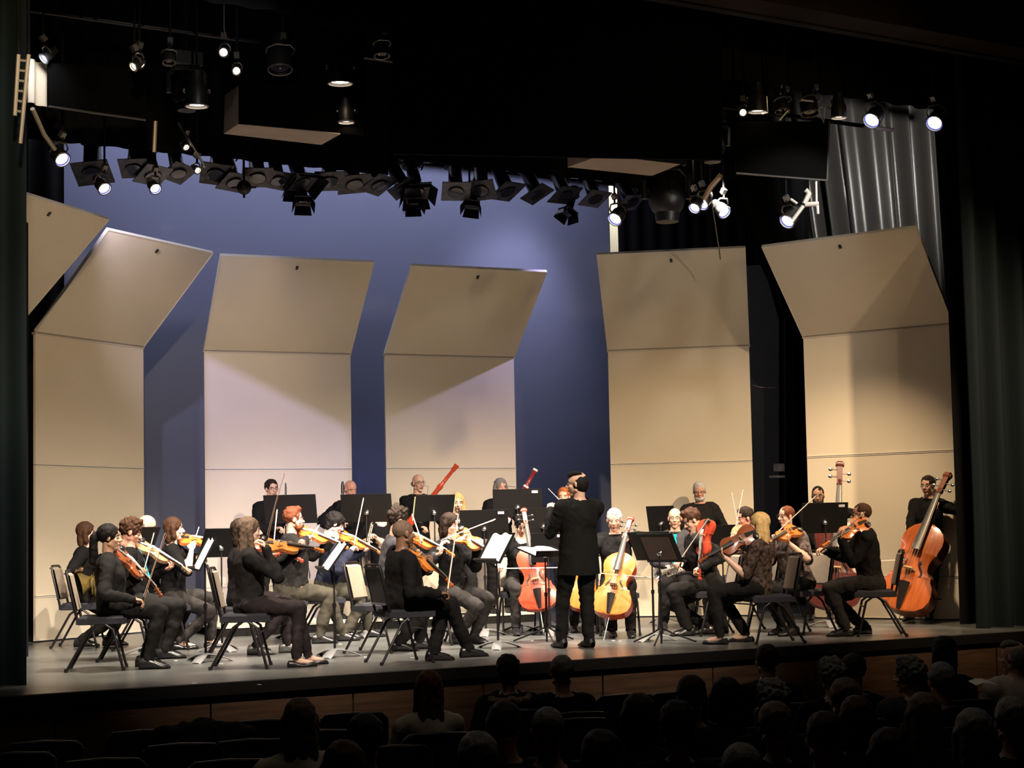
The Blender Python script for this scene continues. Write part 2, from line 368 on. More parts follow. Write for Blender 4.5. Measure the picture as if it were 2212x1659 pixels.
NPEOPLE = [0]
def person(label, px, d, head, az, look=None, tilt=0, z0=0.0, stand=False, k=1.0, fat=1.0, fem=False,
           sk='light', hair=('short', 'dark'), beard=None, glasses=False, top=None, bot=None, shoe=None,
           feet=None, L=None, R=None, curl=(.5, .5), Lp=None, Rp=None, poleL=None, poleR=None, sleeve='long', tie=None, tails=False,
           lod=False, group=None, hip_z=None, extra=None, open_neck=False, shoulder=1.0, headd=0.0, fur=False, skirt=False, bare=False):
    top = top or c_black; bot = bot or c_pant; shoe = shoe or c_shoe
    cor = math.degrees(math.atan((1106 - px) / 3500))            # az is measured against the line of sight
    az += cor; look = None if look is None else look + cor
    F = az_dir(az); Lf = Z.cross(F)
    hz = z0 + (hip_z if hip_z is not None else (.90 * k if stand else .55))
    hip = G(px, d, hz); hd = W(head[0], head[1], d + headd)
    Fl = az_dir(look if look is not None else az)
    Hx = (Fl * math.cos(rad(tilt)) - Z * math.sin(rad(tilt))).normalized(); HR = frame(Hx, Z)
    sp = (hd - Fl * .02 - Z * .148 * k) - hip; slen = sp.length; S = sp.normalized()
    nb = hip + sp
    T = frame((F - S * F.dot(S)), S); Lt = T @ V((0, 1, 0)); Ft = T @ V((1, 0, 0))
    q = slen / .52
    print('P %-34s spine %.2f hip %s head z %.2f' % (label[:34], slen, tuple(round(c, 1) for c in hip), hd.z))
    prims = []; b = MB()
    def E(c, r, tg, Rm=T, solid=False):
        if solid: b.ell(c, r, Rm)
        prims.append((tg, V(c), V(c), min(r), r, Rm))
    def K(a, c, r0, r1, tg):
        b.cap(a, c, r0, r1); prims.append((tg, V(a), V(c), r0, r1, None))
    fa = fat; sw = .176 * k * shoulder; P = []
    for t, rx, ry, off, g in ((-.24, .03, .05, 0, 0), (-.22, .085, .12, 0, .3), (-.10, .118, .158, 0, .6), (.0, .124, .166, 0, .8), (.15, .118, .154, .004, 1), (.3, .112, .144, .010, 1), (.45, .114, .148, .012, .9), (.6, .120, .158, .010, .6), (.74, .116, .166, 0, .4), (.86, .098, .156, -.008, .3), (.94, .072, .110, -.012, .2), (1.0, .05, .06, -.012, 0)):
        gg = 1 + (fa - 1) * g; c = hip + S * slen * t + Ft * (off + .075 * (fa - 1) * g); ry_ = ry * (.92 if fem else 1) * k * shoulder ** .5
        P.append([c + Ft * rx * gg * math.cos(a) + Lt * ry_ * (1 + (gg - 1) * .8) * math.sin(a) for a in [2 * math.pi * j / 20 for j in range(20)]])
    n0 = len(P); vs = [p for r_ in P for p in r_]
    b.add(vs, [(i * 20 + j, i * 20 + (j + 1) % 20, (i + 1) * 20 + (j + 1) % 20, (i + 1) * 20 + j) for i in range(n0 - 1) for j in range(20)] + [tuple(range(19, -1, -1)), tuple(range((n0 - 1) * 20, n0 * 20))])
    E(hip + S * .02, (.13 * fa, .175 * k * (.5 + .5 * fa), .13), 'pelvis')
    E(hip + S * .17 * q + Ft * (.01 + .05 * (fa - 1)), (.125 * fa, .16 * k * fa, .15 * q), 'belly')
    E(hip + S * .33 * q, (.13 * (.6 + .4 * fa), .17 * k * (.6 + .4 * fa), .17 * q), 'chest')
    E(hip + S * .43 * q - Ft * .01, (.10, .165 * k, .09 * q), 'chest')
    if fem:
        for s_ in (1, -1): E(hip + S * slen * .62 + Ft * .075 + Lt * s_ * .065, (.062, .068, .062), 'chest', solid=True)
    K(nb - S * .06 * q, hd - Hx * .022 - Z * .05, .062 if not fem else .052, .055 if not fem else .046, 'neck')
    sh = {}
    for s, sd in ((1, 'L'), (-1, 'R')):
        p = nb - S * .075 * q + Lt * s * sw; sh[sd] = p
        K(nb - S * .035 * q, p + S * .006, .050, .058, 'chest')
    hb = MB(); joints = {}
    for s, sd, tgt, pl, pnn, cu in ((1, 'L', L, poleL, Lp, curl[0]), (-1, 'R', R, poleR, Rp, curl[1])):
        if tgt is None:
            grip = hip + F * (.30 if not stand else .05) + Lf * s * (.11 if not stand else .26) + Z * (.09 if not stand else -.08)
        elif isinstance(tgt, Vector): grip = tgt
        else: grip = W(tgt[0], tgt[1], d + (tgt[2] if len(tgt) > 2 else 0))
        pole = pl if pl is not None else (-Z + Lf * s * .55 - F * .25)
        el, _ = ik(sh[sd], grip, .29 * k, .33 * k, pole)
        hv = (grip - el).normalized(); wr = grip - hv * .065
        el, wr = ik(sh[sd], wr, .29 * k, .262 * k, pole); hv = (wr - el).normalized()
        pn = pnn if pnn is not None else (-Z + hv * .01)
        if abs(hv.dot(pn.normalized())) > .95: pn = F
        K(sh[sd], el, .058 * (.7 + .3 * fa), .043, 'uarm'); K(el, el.lerp(wr, .3), .043, .043, 'farm'); K(el.lerp(wr, .3), wr, .043, .027, 'farm')
        hand(hb, wr, hv, pn, sd, cu, .98 * k if not fem else .9 * k); joints[sd] = (el, wr)
    ft = feet or ((px, 0), (px, 0))
    shoes = []
    for i, (s, sd) in enumerate(((1, 'L'), (-1, 'R'))):
        hj = hip + Lf * s * .095 * k
        if feet and feet[i] is not None:
            fx, dd = feet[i][0], feet[i][1]; fz = feet[i][2] if len(feet[i]) > 2 else 0
            an = G(fx, d + dd, z0 + .09 + fz)
        elif stand: an = hip + Lf * s * .12 + Z * (.09 - hz + z0)
        else: an = hip + F * .43 + Lf * s * .14; an.z = z0 + .09
        pole = F * 1.0 + Z * (1.0 if not stand else .0)
        l1 = (.43 if not stand else .405) * k
        kn, an2 = ik(hj, an, l1, l1, pole)
        if (an - an2).length > .03: print('   leg short', sd, round((an - an2).length, 2))
        if not stand or True: an = V((an2.x, an2.y, an.z if (an - an2).length < .25 else an2.z))
        K(hj, kn, .088 * (.6 + .4 * fa), .058, 'thigh'); K(kn, kn.lerp(an, .45), .056, .050, 'shin'); K(kn.lerp(an, .4), an, .050, .036, 'shin')
        K(an - Z * .03, an + F * .13 - Z * .055, .030, .026, 'foot' + sd)
        shoes.append(an)
    vox = .03 if lod else .0165
    v, n, f = remesh(b, vox, 3)
    # which part of the figure each vertex belongs to
    best = np.full(len(v), 1e9); tagi = np.zeros(len(v), int); names = []
    for tg, a, c, r0, r1, Rm in prims:
        if tg not in names: names.append(tg)
        a_ = np.array(a)
        if Rm is None:
            c_ = np.array(c); ab = c_ - a_; t = np.clip(((v - a_) @ ab) / max(ab @ ab, 1e-9), 0, 1)
            dist = np.linalg.norm(v - a_ - t[:, None] * ab, axis=1) - (r0 + (r1 - r0) * t)
        else:
            loc = (v - a_) @ np.array(Rm); dist = (np.linalg.norm(loc / np.array(r1), axis=1) - 1) * min(r1)
        m_ = dist < best; best[m_] = dist[m_]; tagi[m_] = names.index(tg)
    root = empty('person', (hip.x, hip.y, z0), None, label, 'person', group)
    o3 = (hip.x, hip.y, z0)
    hv_, hn, hf = HEADS[fem]
    hs = (.96 if fem else 1.0) * (.5 + .5 * k)
    HM = np.array(HR); hw = (hv_ * hs) @ HM.T + np.array(hd)
    nv = len(v); allv = [v, hw]; allf = list(f) + [tuple(i + nv for i in q_) for q_ in hf]; nv += len(hw)
    if not lod:
        allv.append(np.array([tuple(p) for p in hb.v])); allf += [tuple(i + nv for i in q_) for q_ in hb.f]
    arrays_obj('body', np.vstack(allv), allf, skin(sk), root, o3)
    ht = lambda p: hd + HR @ (V(p) * hs)
    # clothing: shells over the figure
    def shell(nm, tags, off, m_, cut=None, amp=.006):
        ids = {names.index(t) for t in tags if t in names}
        ok = np.isin(tagi, list(ids))
        if cut is not None: ok &= cut(v)
        fs = [q_ for q_ in f if all(ok[i] for i in q_)]
        used = sorted({i for q_ in fs for i in q_}); mp = {i: j for j, i in enumerate(used)}
        vv = v[used]; nn = n[used]
        wv = np.array([noise.noise(V(p) * 7) - 1.3 * abs(noise.noise(V(p) * 15)) + .3 for p in vv])
        vv = vv + nn * np.maximum(off + amp * wv, off * .45)[:, None]
        o = arrays_obj(nm, vv, [tuple(mp[i] for i in q_) for q_ in fs], m_, root, o3)
        return o
    tp = ['chest', 'belly', 'uarm', 'pelvis'] + ([] if sleeve == 'half' else ['farm'])
    nbn = np.array(nb); Sn = np.array(S); Fn = np.array(Ft); hn_ = np.array(hip)
    deep = .03 if open_neck else .0
    wrs = [np.array(joints[s][1]) for s in 'LR']
    def topcut(p):
        r = ((p - hn_) @ Sn > (-.06 if not tails else -.12))
        h = (p - nbn) @ Sn; fr = (p - nbn) @ Fn
        r &= ~((h > -.045 - deep) & (np.linalg.norm((p - nbn) - np.outer(h, Sn), axis=1) < .055 + deep * .6))
        return r
    shell('shirt' if not tails else 'jacket', tp, .016 if fem else .021, top, topcut, .015)
    shell('trousers', ['pelvis', 'thigh', 'shin'], .013 if fem else .022, bot, None, .015)
    if not bare and not lod:
        for sd in 'LR': shell('sock', ['foot' + sd], .007, c_black, None, .0)
    if not lod:
        for s, (sd, an) in enumerate(zip('LR', shoes)):
            so = MB(); D = F
            R3 = frame(D, Z)
            for x0, wd, hh in ((0, 0, 0),): pass
            prof = [(-.082, .022, .06), (-.070, .036, .098), (-.02, .042, .112), (.03, .042, .098), (.08, .048, .070), (.13, .047, .050), (.175, .036, .038), (.195, .014, .022)] if not bare else [(-.078, .022, .04), (-.066, .032, .06), (-.02, .036, .058), (.03, .036, .036), (.08, .044, .032), (.13, .043, .045), (.170, .030, .034), (.185, .010, .018)]
            P = []
            zb = an.z - .09
            for x0, wd, hh in prof:
                c = V((an.x, an.y, zb)) + D * x0
                P.append([c + R3 @ V((0, wd * math.cos(a) * (1 if math.sin(a) > -.2 else 1.05), max(0.002, hh * (.5 + .5 * math.sin(a)) + 0.002))) for a in [2 * math.pi * j / 12 for j in range(13)]])
            so.grid(P); so.build('shoe', shoe, root, o3)
        if not open_neck:
            cb = MB(); cb.torus(nb + S * -.012 + Ft * .006, .062 if not fem else .055, .012, S, 16, 6); cb.build('collar', top, root, o3)
    # hair, face
    if hair[0] != 'none':
        a, fh = hair_mesh(hair[0]); arrays_obj('hair', (a * hs) @ HM.T + np.array(hd), fh, hairm(hair[1]), root, o3)
    if beard:
        a, fh = hair_mesh(beard[0]); arrays_obj('beard', (a * hs) @ HM.T + np.array(hd), fh, hairm(beard[1]), root, o3)
    if not lod:
        for s in (-1, 1):
            e = MB(); e.ell(ht((.0685, s * .031, .003)), (.0105 * hs,) * 3, HR, 10, 8); ey = e.build('eye', m_eye, root, o3)
            e = MB(); e.ell(ht((.0752, s * .031, .001)), (.0055 * hs, .0062 * hs, .0058 * hs), HR, 8, 6); e.build('iris', m_iris, ey, o3)
            e = MB(); e.path([ht((.079, s * .014, .022)), ht((.080, s * .032, .028)), ht((.070, s * .050, .021))], .0036, 6); e.build('eyebrow', hairm(hair[1] if hair[1] != 'blonde' else 'ash'), root, o3)
        e = MB(); e.ell(ht((.087, 0, -.0565)), (.006, .021, .0045), HR, 10, 6); e.ell(ht((.085, 0, -.0645)), (.007, .018, .0055), HR, 10, 6); e.build('lips', m_lip, root, o3)
        if glasses:
            e = MB()
            for s in (-1, 1):
                e.torus(ht((.092, s * .032, .003)), .021 * hs, .0019, HR @ V((1, 0, 0)), 16, 5)
                e.path([ht((.092, s * .052, .008)), ht((.0, s * .079, .010))], .002, 5)
            e.path([ht((.093, -.012, .006)), ht((.096, 0, .009)), ht((.093, .012, .006))], .002, 5)
            e.build('glasses', m_glass, root, o3)
    if tie:
        e = MB(); P = []
        for t, wd in ((0, .012), (.06, .02), (.9, .042), (1.0, .003)):
            c = (nb - S * .03 + Ft * .085).lerp(hip + S * .16 + Ft * (.135 * fa + .035), t); c += Ft * .05 * fa * math.sin(math.pi * t) * .8
            P.append([c - Lt * wd, c + Ft * .012, c + Lt * wd])
        e.grid(P); e.build('tie', tie, root, o3)
    if tails:
        e = MB(); P = []
        for t, g in ((-.10, 1.0), (.0, 1.06), (.10, 1.10), (.2, 1.14), (.3, 1.17)):
            row = []
            for j in range(33):
                a = 2 * math.pi * j / 32 + math.pi * .0; wv = 1 + .03 * math.sin(a * 7 + t * 9) * t * 4
                row.append(hip + S * (.10 - t * 1.0) + Ft * math.cos(a) * .142 * g * wv + Lt * math.sin(a) * .185 * g * wv)
            P.append(row)
        e.grid(P); e.build('jacket_skirt', top, root, o3)
    if skirt:
        e = MB(); P = []
        kn = hip + F * .42
        for t, rr in ((0, .15), (.3, .17), (.65, .185), (1.0, .20), (1.12, .21)):
            c = hip.lerp(kn, min(t, 1)) - Z * (.02 if t <= 1 else .14)
            P.append([c + Lf * math.cos(a) * rr * 1.1 + Z * math.sin(a) * (.115 - .0 * t) * (1 + .05 * math.sin(5 * a + t * 7)) + F * .01 * math.sin(9 * a) for a in [2 * math.pi * j / 28 for j in range(29)]])
        e.grid(P); e.build('skirt', bot, root, o3)
    if fur:
        e = MB()
        for j in range(22):
            a = 2 * math.pi * j / 22; e.ell(nb + Ft * math.cos(a) * .10 + Lt * math.sin(a) * .155 - S * .035 + Z * random.uniform(-.01, .01), (.035, .035, .03), None, 8, 6)
        vv, nn, ff = remesh(e, .015, 1); wv = np.array([noise.noise(V(p) * 60) for p in vv]); arrays_obj('fur_collar', vv + nn * (wv * .016)[:, None], ff, c_fur, root, o3)
    return dict(root=root, hip=hip, nb=nb, head=hd, F=F, L=Lf, S=S, HR=HR, sh=sh, d=d, j=joints, z0=z0, Ft=Ft, Lt=Lt)

# ------------------------------------------------------------------ chairs
def chair_parts(root, tan=True):
    s = MB(); s.box((0, 0, .435), (.43, .43, .05)); s.box((0, 0, .465), (.40, .40, .03), taper=.9)
    s.build('seat', m_navy, root)
    # back: leaning frame with rounded top
    def bp(u, w): return V((-.205 - u * .22, w, .45 + u))
    f = MB(); pts = [bp(-.02, -.2)] + [bp(.10, -.205), bp(.36, -.205), bp(.415, -.185), bp(.43, -.15), bp(.43, .15), bp(.415, .185), bp(.36, .205), bp(.10, .205), bp(-.02, .2)]
    f.path(pts, .0125, 8); f.build('back_frame', m_frame, root)
    g = MB(); P = []
    for i, u in enumerate((.07, .09, .24, .39, .41)):
        e = .0 if i in (0, 4) else .022
        P.append([bp(u, wv) + V((e, 0, 0)) for wv in (-.185, -.15, 0, .15, .185)])
    g.grid(P); P2 = [[p - V((.03, 0, 0)) for p in r] for r in P]; g.grid([r[::-1] for r in P2], 1)
    g.build('backrest', [m_tan if tan else m_backshell, m_backshell], root)
    for sx, sy in ((1, 1), (1, -1), (-1, 1), (-1, -1)):
        l = MB(); e = V((.19 if sx > 0 else -.30, sy * .215, .0)); l.path([V((sx * .03, sy * .20, .41)), V((sx * (.10), sy * .205, .36)), e], .0125, 8); lo = l.build('leg', m_frame, root)
        l = MB(); l.tube(e, e + V((-sx * .004, 0, .03)), .016, None, 8); l.build('foot_cap', m_ebony, lo)
    r = MB()
    for sy in (1, -1): r.tube((-.20, sy * .2, .415), (.20, sy * .2, .415), .011)
    r.tube((.12, -.205, .31), (.12, .205, .31), .008); r.build('seat_rail', m_frame, root)
_ch = empty('banquet_chair', (0, 0, 0)); chair_parts(_ch); CH_USED = [False]
def chair(loc, az, label, z0=0, group='banquet chairs of the players'):
    o = _ch if not CH_USED[0] else copy_tree(_ch); CH_USED[0] = True
    F = az_dir(az); o.location = (loc[0], loc[1], z0); o.rotation_euler = (0, 0, math.atan2(F.y, F.x))
    tag(o, label, 'chair', group); return o
def seat_for(P, label, az=None, back=.02):
    F = az_dir(az) if az is not None else P['F']
    c = P['hip'] - F * back
    a = az if az is not None else math.degrees(math.atan2(P['F'].dot(_h), P['F'].dot(_r0)))
    return chair(c, a, label, P['z0'])

# ------------------------------------------------------------------ bowed strings
OUT = [(0, .0), (.008, .09), (.03, .175), (.08, .25), (.15, .285), (.22, .292), (.30, .272), (.36, .235), (.395, .228), (.405, .232), (.42, .195), (.47, .165), (.53, .155), (.59, .165), (.64, .190), (.652, .212), (.665, .205), (.70, .212), (.77, .230), (.84, .225), (.90, .195), (.95, .140), (.985, .07), (1, 0)]
def strings_proto(kind, top, side, pale=None):
    Lb, tot, rib = {'violin': (.356, .595, .034), 'viola': (.405, .665, .040), 'cello': (.755, 1.22, .118), 'bass': (1.12, 1.82, .20)}[kind]
    r = empty({'bass': 'double_bass'}.get(kind, kind), (0, 0, -50))
    sc = Lb / .356; b = MB(); nv = 9; arch = .042 * Lb
    def zt(u, t): return rib / 2 + arch * (1 - t * t) ** 1 * min(1, 3.2 * u * (1) + .15) * min(1, 3.2 * (1 - u) + .15)
    T_ = []; B_ = []
    for u, hw in OUT:
        ts = [-1 + 2 * j / (nv - 1) for j in range(nv)]
        T_.append([V((u * Lb, hw * Lb * t, zt(u, t))) for t in ts]); B_.append([V((u * Lb, hw * Lb * t, -rib / 2 - arch * .8 * (1 - t * t))) for t in ts])
    b.grid([q[::-1] for q in T_]); b.grid(B_, 1)
    for e, sg in ((0, 1), (-1, -1)):
        g = [[t[e], bb[e]] for t, bb in zip(T_, B_)]
        b.grid(g if sg < 0 else [q[::-1] for q in g], 1)
    b.build('body', [top, side], r, sharp=50)
    zf = rib / 2 + arch
    n = MB(); n.rings([(V((Lb * .96, 0, rib * .25)), .017 * sc ** .8), (V((Lb * 1.05, 0, zf * .62)), .0125 * sc ** .8), (V((tot * .80, 0, zf * .75)), .0115 * sc ** .8), (V((tot * .86, 0, zf * .72)), .011 * sc ** .8)], 8)
    n.build('neck', side, r)
    fb = MB(); x0, x1 = Lb * .66, tot * .82; z0, z1 = zf + .022 * sc, zf * .78 + .012 * sc ** .5
    P = []
    for x, z_, wd in ((x0, z0, .021 * sc ** .85), (x1, z1, .012 * sc ** .85)):
        P.append([V((x, -wd, z_ - .012 * sc ** .5)), V((x, -wd, z_ - .002 * sc)), V((x, -wd * .5, z_ + .001 * sc)), V((x, wd * .5, z_ + .001 * sc)), V((x, wd, z_ - .002 * sc)), V((x, wd, z_ - .012 * sc ** .5)), V((x, -wd, z_ - .012 * sc ** .5))])
    fb.grid(P); fb.add(P[0][:6], [(0, 1, 2, 3, 4, 5)]); fb.build('fingerboard', m_ebony if not pale else pale, r)
    s = MB(); a = V((tot * .83, 0, zf * .72)); e = V((tot * .955, 0, zf * .55 - .01 * sc)); s.bar(a, e, .024 * sc ** .85, .020 * sc ** .85)
    rr = .017 * sc ** .85
    for i in range(3): s.tube(e + V((rr * .5, -.019 * sc ** .85 * (1 - .28 * i), -rr * .2)), e + V((rr * .5, .019 * sc ** .85 * (1 - .28 * i), -rr * .2)), rr * (1 - .0 * i) * (.55 + .225 * (2 - i) if i else .62), None, 14)
    s.tube(e + V((rr * .5, -.012 * sc ** .85, -rr * .2)), e + V((rr * .5, .012 * sc ** .85, -rr * .2)), rr * 1.05, None, 16)
    so_ = s.build('scroll', side, r)
    for i in range(4):
        p = MB(); c = a.lerp(e, .2 + .2 * i); sg = 1 if i % 2 else -1
        p.tube(c - V((0, sg * .012 * sc ** .85, 0)), c + V((0, sg * .034 * sc ** .85, 0)), .0035 * sc ** .85, .0028 * sc ** .85, 6); p.ell(c + V((0, sg * .042 * sc ** .85, 0)), (.009 * sc ** .85, .010 * sc ** .85, .004 * sc ** .85), None, 8, 5)
        p.build('peg', m_ebony if kind != 'bass' else m_chrome, so_)
    xb = Lb * .445; zt_ = zf + .034 * sc
    g = MB(); g.box((xb, 0, zf + .014 * sc), (.006 * sc, .041 * sc, .030 * sc), taper=.8); g.box((xb, -.015 * sc, zf - .001), (.008 * sc, .012 * sc, .012 * sc)); g.box((xb, .015 * sc, zf - .001), (.008 * sc, .012 * sc, .012 * sc)); g.build('bridge', m_bridge, r)
    t = MB(); t.grid([[V((Lb * .02, -.009 * sc, zf * .8)), V((Lb * .02, 0, zf * .85 + .006 * sc)), V((Lb * .02, .009 * sc, zf * .8))], [V((Lb * .30, -.022 * sc, zf + .012 * sc)), V((Lb * .30, 0, zf + .022 * sc)), V((Lb * .30, .022 * sc, zf + .012 * sc))], [V((Lb * .305, -.022 * sc, zf + .006 * sc)), V((Lb * .305, 0, zf + .008 * sc)), V((Lb * .305, .022 * sc, zf + .006 * sc))]][::-1]); t.build('tailpiece', m_ebony, r)
    for i in range(4):
        y = (-1.5 + i); q = MB(); q.path([V((Lb * .30, y * .010 * sc, zf + .018 * sc)), V((xb, y * .0115 * sc, zt_ - abs(y) * .002 * sc - .003 * sc)), V((tot * .83, y * .0055 * sc ** .8, z1 + .003 * sc ** .6))], .0011 * sc ** .6, 4); q.build('string', m_string, r)
    for s_ in (1, -1):
        h = MB(); P = []
        for i in range(11):
            u = i / 10; x = Lb * (.385 + .17 * u); y = Lb * (.118 - .035 * u + .016 * math.sin(u * 2 * math.pi)); wd = .0035 * sc * (1.6 if i in (0, 10) else 1)
            tt = y / (.165 * Lb * 1.25)
            zz = zf - arch * min(1, tt * tt) + .004 * sc ** .7
            P.append([V((x - wd * .3, s_ * (y - wd), zz)), V((x + wd * .3, s_ * (y + wd), zz))])
        h.grid(P if s_ > 0 else [q[::-1] for q in P]); h.build('f_hole', m_ebony, r)
    if kind in ('violin', 'viola'):
        c = MB(); c.ell((.035, .055, zf + .008), (.028, .036, .010)); c.build('chin_rest', m_ebony, r)
    else:
        c = MB(); c.tube((.01, 0, 0), (-.30 if kind == 'cello' else -.16, 0, 0), .006, .004, 8); c.tube((.02, 0, 0), (-.02, 0, 0), .016, .013, 10); c.build('endpin', m_chrome, r)
    return r
PROTO = {}
def strings(kind, tail, scroll, normal, colour, label, group=None):
    key = (kind, colour)
    tops = {'orange': (m_orange, m_orange), 'amber': (m_amber, m_orange), 'dark': (m_dkv, m_dkv), 'red': (m_red, m_red), 'pale': (m_pale, m_pale), 'cello': (m_amber, m_red), 'bass': (m_bassred, m_dkv), 'bassd': (m_bassdark, m_bassdark)}[colour]
    if key in PROTO: o = copy_tree(PROTO[key])
    else: o = strings_proto(kind, tops[0], tops[1], m_pipe if kind == 'bass' else None); PROTO[key] = o
    x = (V(scroll) - V(tail)).normalized(); R = frame(x, V(normal))
    o.matrix_world = Matrix.Translation(tail) @ R.to_4x4()
    return tag(o, label, {'bass': 'double bass'}.get(kind, kind), group)
_bow = [None]
def bow(frog, tip, n, label, length=.74, group=None):
    if _bow[0] is None:
        r = empty('bow', (0, 0, 0)); _bow[0] = r; o = r
        s = MB(); s.rings([(V((-.01, 0, .018)), .0045), (V((.1, 0, .016)), .0045), (V((.35, 0, .008)), .004), (V((.6, 0, .012)), .0032), (V((.715, 0, .018)), .003), (V((.735, 0, .004)), .0035)], 6); s.build('stick', m_stick, r)
        s = MB(); s.bar(V((.02, 0, 0)), V((.735, 0, 0)), .010, .002); s.build('bow_hair', m_bowhair, r)
        s = MB(); s.box((.03, 0, .008), (.045, .012, .018)); s.build('frog', m_ebony, r)
    else: o = copy_tree(_bow[0])
    x = V(tip) - V(frog); R = frame(x, V(n)); k = length / .74
    o.matrix_world = Matrix.Translation(frog) @ R.to_4x4() @ Matrix.Scale(k, 4)
    return tag(o, label, 'bow', group)

def play(P, kind, colour, scroll, frog, tip, who, tail=None, nrm=None, blen=.74):
    """violin or viola under the chin, bow in the right hand"""
    t = tail if isinstance(tail, Vector) else (W(tail[0], tail[1], P['d'] + tail[2]) if tail else P['nb'] + P['L'] * .10 + P['F'] * .055 + Z * .045)
    s = W(scroll[0], scroll[1], P['d'] + scroll[2]); u = (s - t).normalized()
    n = nrm if nrm is not None else (Z - P['L'].cross(Z) * 0 - u.cross(Z).normalized() * -.45)
    strings(kind, t, s, n, colour, '%s %s of %s' % (COLN[colour], kind, who), 'violins and violas in play')
    if frog:
        a = W(frog[0], frog[1], P['d'] + frog[2]); b_ = W(tip[0], tip[1], P['d'] + tip[2])
        bow(a, b_, -(V(n)) if abs((b_ - a).normalized().dot(V(n).normalized())) < .9 else az_dir(0), 'bow of %s' % who, min(.74, max(.62, (b_ - a).length)), 'bows in the players\' hands')
COLN = {'orange': 'orange varnished', 'amber': 'amber varnished', 'dark': 'dark brown', 'red': 'red varnished', 'pale': 'pale brown'}

# ------------------------------------------------------------------ music stands
def stand(label, px, py, d, az, tilt=25, w=.5, h=.33, base='round', z0=0, sheet=None, stick=False, brown=False, sheet_label=None, sw=None):
    c = W(px, py, d); F = az_dir(az)
    nrm = (F * math.cos(rad(tilt)) + Z * math.sin(rad(tilt))).normalized()      # the side the player reads
    R = frame(nrm, Z)                                                            # x = normal, y = left, z = up the desk
    r = empty('music_stand', (c.x, c.y, z0), None, label, 'music stand', 'music stands'); o3 = (c.x, c.y, z0)
    b = MB(); b.box(c, (.004, w, h), R, 0)
    for s in (-1, 1): b.box(c + R @ V((.008, s * w / 2, 0)), (.018, .004, h), R)
    b.box(c + R @ V((.004, 0, h / 2)), (.012, w, .004), R)
    dk = b.build('desk', m_desk, r, o3)
    b = MB(); b.box(c + R @ V((.03, 0, -h / 2)), (.06, w, .004), R); b.box(c + R @ V((.06, 0, -h / 2 + .008)), (.004, w, .02), R); b.build('ledge', m_desk, dk, o3)
    if brown:
        b = MB(); b.box(c + R @ V((-.006, 0, 0)), (.004, w * .8, h * .8), R); b.build('sheen_panel', m_brown_sheen, r, o3)  # brownish reflection on the desk back, painted as a thin panel
    p0 = c + R @ V((-.03, 0, -.05))
    b = MB(); b.tube(p0, c + R @ V((-.002, 0, -.05)), .02, .028, 10); b.ell(p0, (.022, .03, .022), R, 10, 7); b.build('knob', m_chrome, r, o3)
    g = V((p0.x, p0.y, z0)); b = MB(); mid = g.lerp(p0, .55); b.tube(g + Z * .05, mid, .0125, None, 8); b.tube(mid, p0, .0085, None, 8); b.tube(mid - Z * .02, mid + Z * .02, .018, None, 10); b.build('pole', m_frame, r, o3)
    if base == 'round':
        for i in range(3):
            D = az_dir(az + 60 + 120 * i); S = Z.cross(D); b = MB(); P = []
            for t, wd, zz in ((0, .03, .075), (.35, .045, .062), (.7, .05, .035), (1, .045, .004)):
                q = g + D * (.24 * t + .01) + Z * zz; P.append([q - S * wd - Z * .004, q - S * wd * .5 + Z * .006, q + S * wd * .5 + Z * .006, q + S * wd - Z * .004])
            b.grid(P); b.grid([[p - Z * .006 for p in rr][::-1] for rr in P]); b.build('base_foot', m_base, r, o3)
    else:
        b = MB(); b.tube(g + Z * .10, g + Z * .2, .024, .018, 10); b.tube(g, g + Z * .1, .010, .010, 8); b.build('leg_hub', m_frame, r, o3)
        for i in range(3):
            D = az_dir(az + 90 + 120 * i); b = MB(); b.path([g + Z * .16, g + D * .12 + Z * .10, g + D * .37 + Z * .008], .009, 8); b.build('leg', m_frame, r, o3)
    if stick:
        b = MB(); b.box(c + R @ V((-.004, -w * .36, h * .40)), (.004, .07, .028), R); b.build('sticker', m_sticker, dk, o3)
    if sheet:
        for q, col in enumerate(sheet):
            b = MB(); ww = sw or .23; n_ = len(sheet); off = (q - (n_ - 1) / 2) * ww
            b_c = c + R @ V((.008 + .002 * q, off, .0)); P = []
            for i in range(7):
                y = (-.5 + i / 6) * ww * .98; e = .010 * math.sin(i / 6 * math.pi)
                P.append([b_c + R @ V((e, y, -.155)), b_c + R @ V((e, y, .0)), b_c + R @ V((e - .003, y, .155 + .012 * math.sin(i * .9)))])
            b.grid(P); b.grid([[p - nrm * .0015 for p in rr][::-1] for rr in P])
            o = b.build('sheet_music', {'w': m_paper, 'y': m_yellow}[col], None, c); tag(o, (sheet_label or 'white sheet music on ' + label) + ('' if n_ == 1 else (', left page' if q else ', right page')), 'sheet music', 'sheet music on the stands')
    return r
# ------------------------------------------------------------------ setting
def bx(name, lo, hi, m, kind='structure'):
    b = MB(); b.box([(lo[i] + hi[i]) / 2 for i in range(3)], [hi[i] - lo[i] for i in range(3)]); o = b.build(name, m, flat=True)
    if kind: o['kind'] = kind
    return o
bx('floor', (-11, .12, -.12), (11, 11, 0), m_floor)
bx('trim_1', (-11, .08, -.10), (11, .12, -.004), m_nose)
ap = empty('wall_front', (0, 0, 0)); ap['kind'] = 'structure'
for i in range(18):                                            # apron boards
    x = -11 + i * 22 / 18
    for z0_, z1_ in ((-.60, -.105), (-1.12, -.61)):
        b = MB(); b.box((x + .605, .16, (z0_ + z1_) / 2), (1.205, .05, z1_ - z0_)); b.build('panel', m_apron, ap, flat=True)
b = MB(); b.box((0, .22, -.6), (22, .04, 1.1)); b.build('backing', m_nose, ap, flat=True)
bx('floor_house', (-14, -18, -1.2), (14, .14, -1.1), m_house)
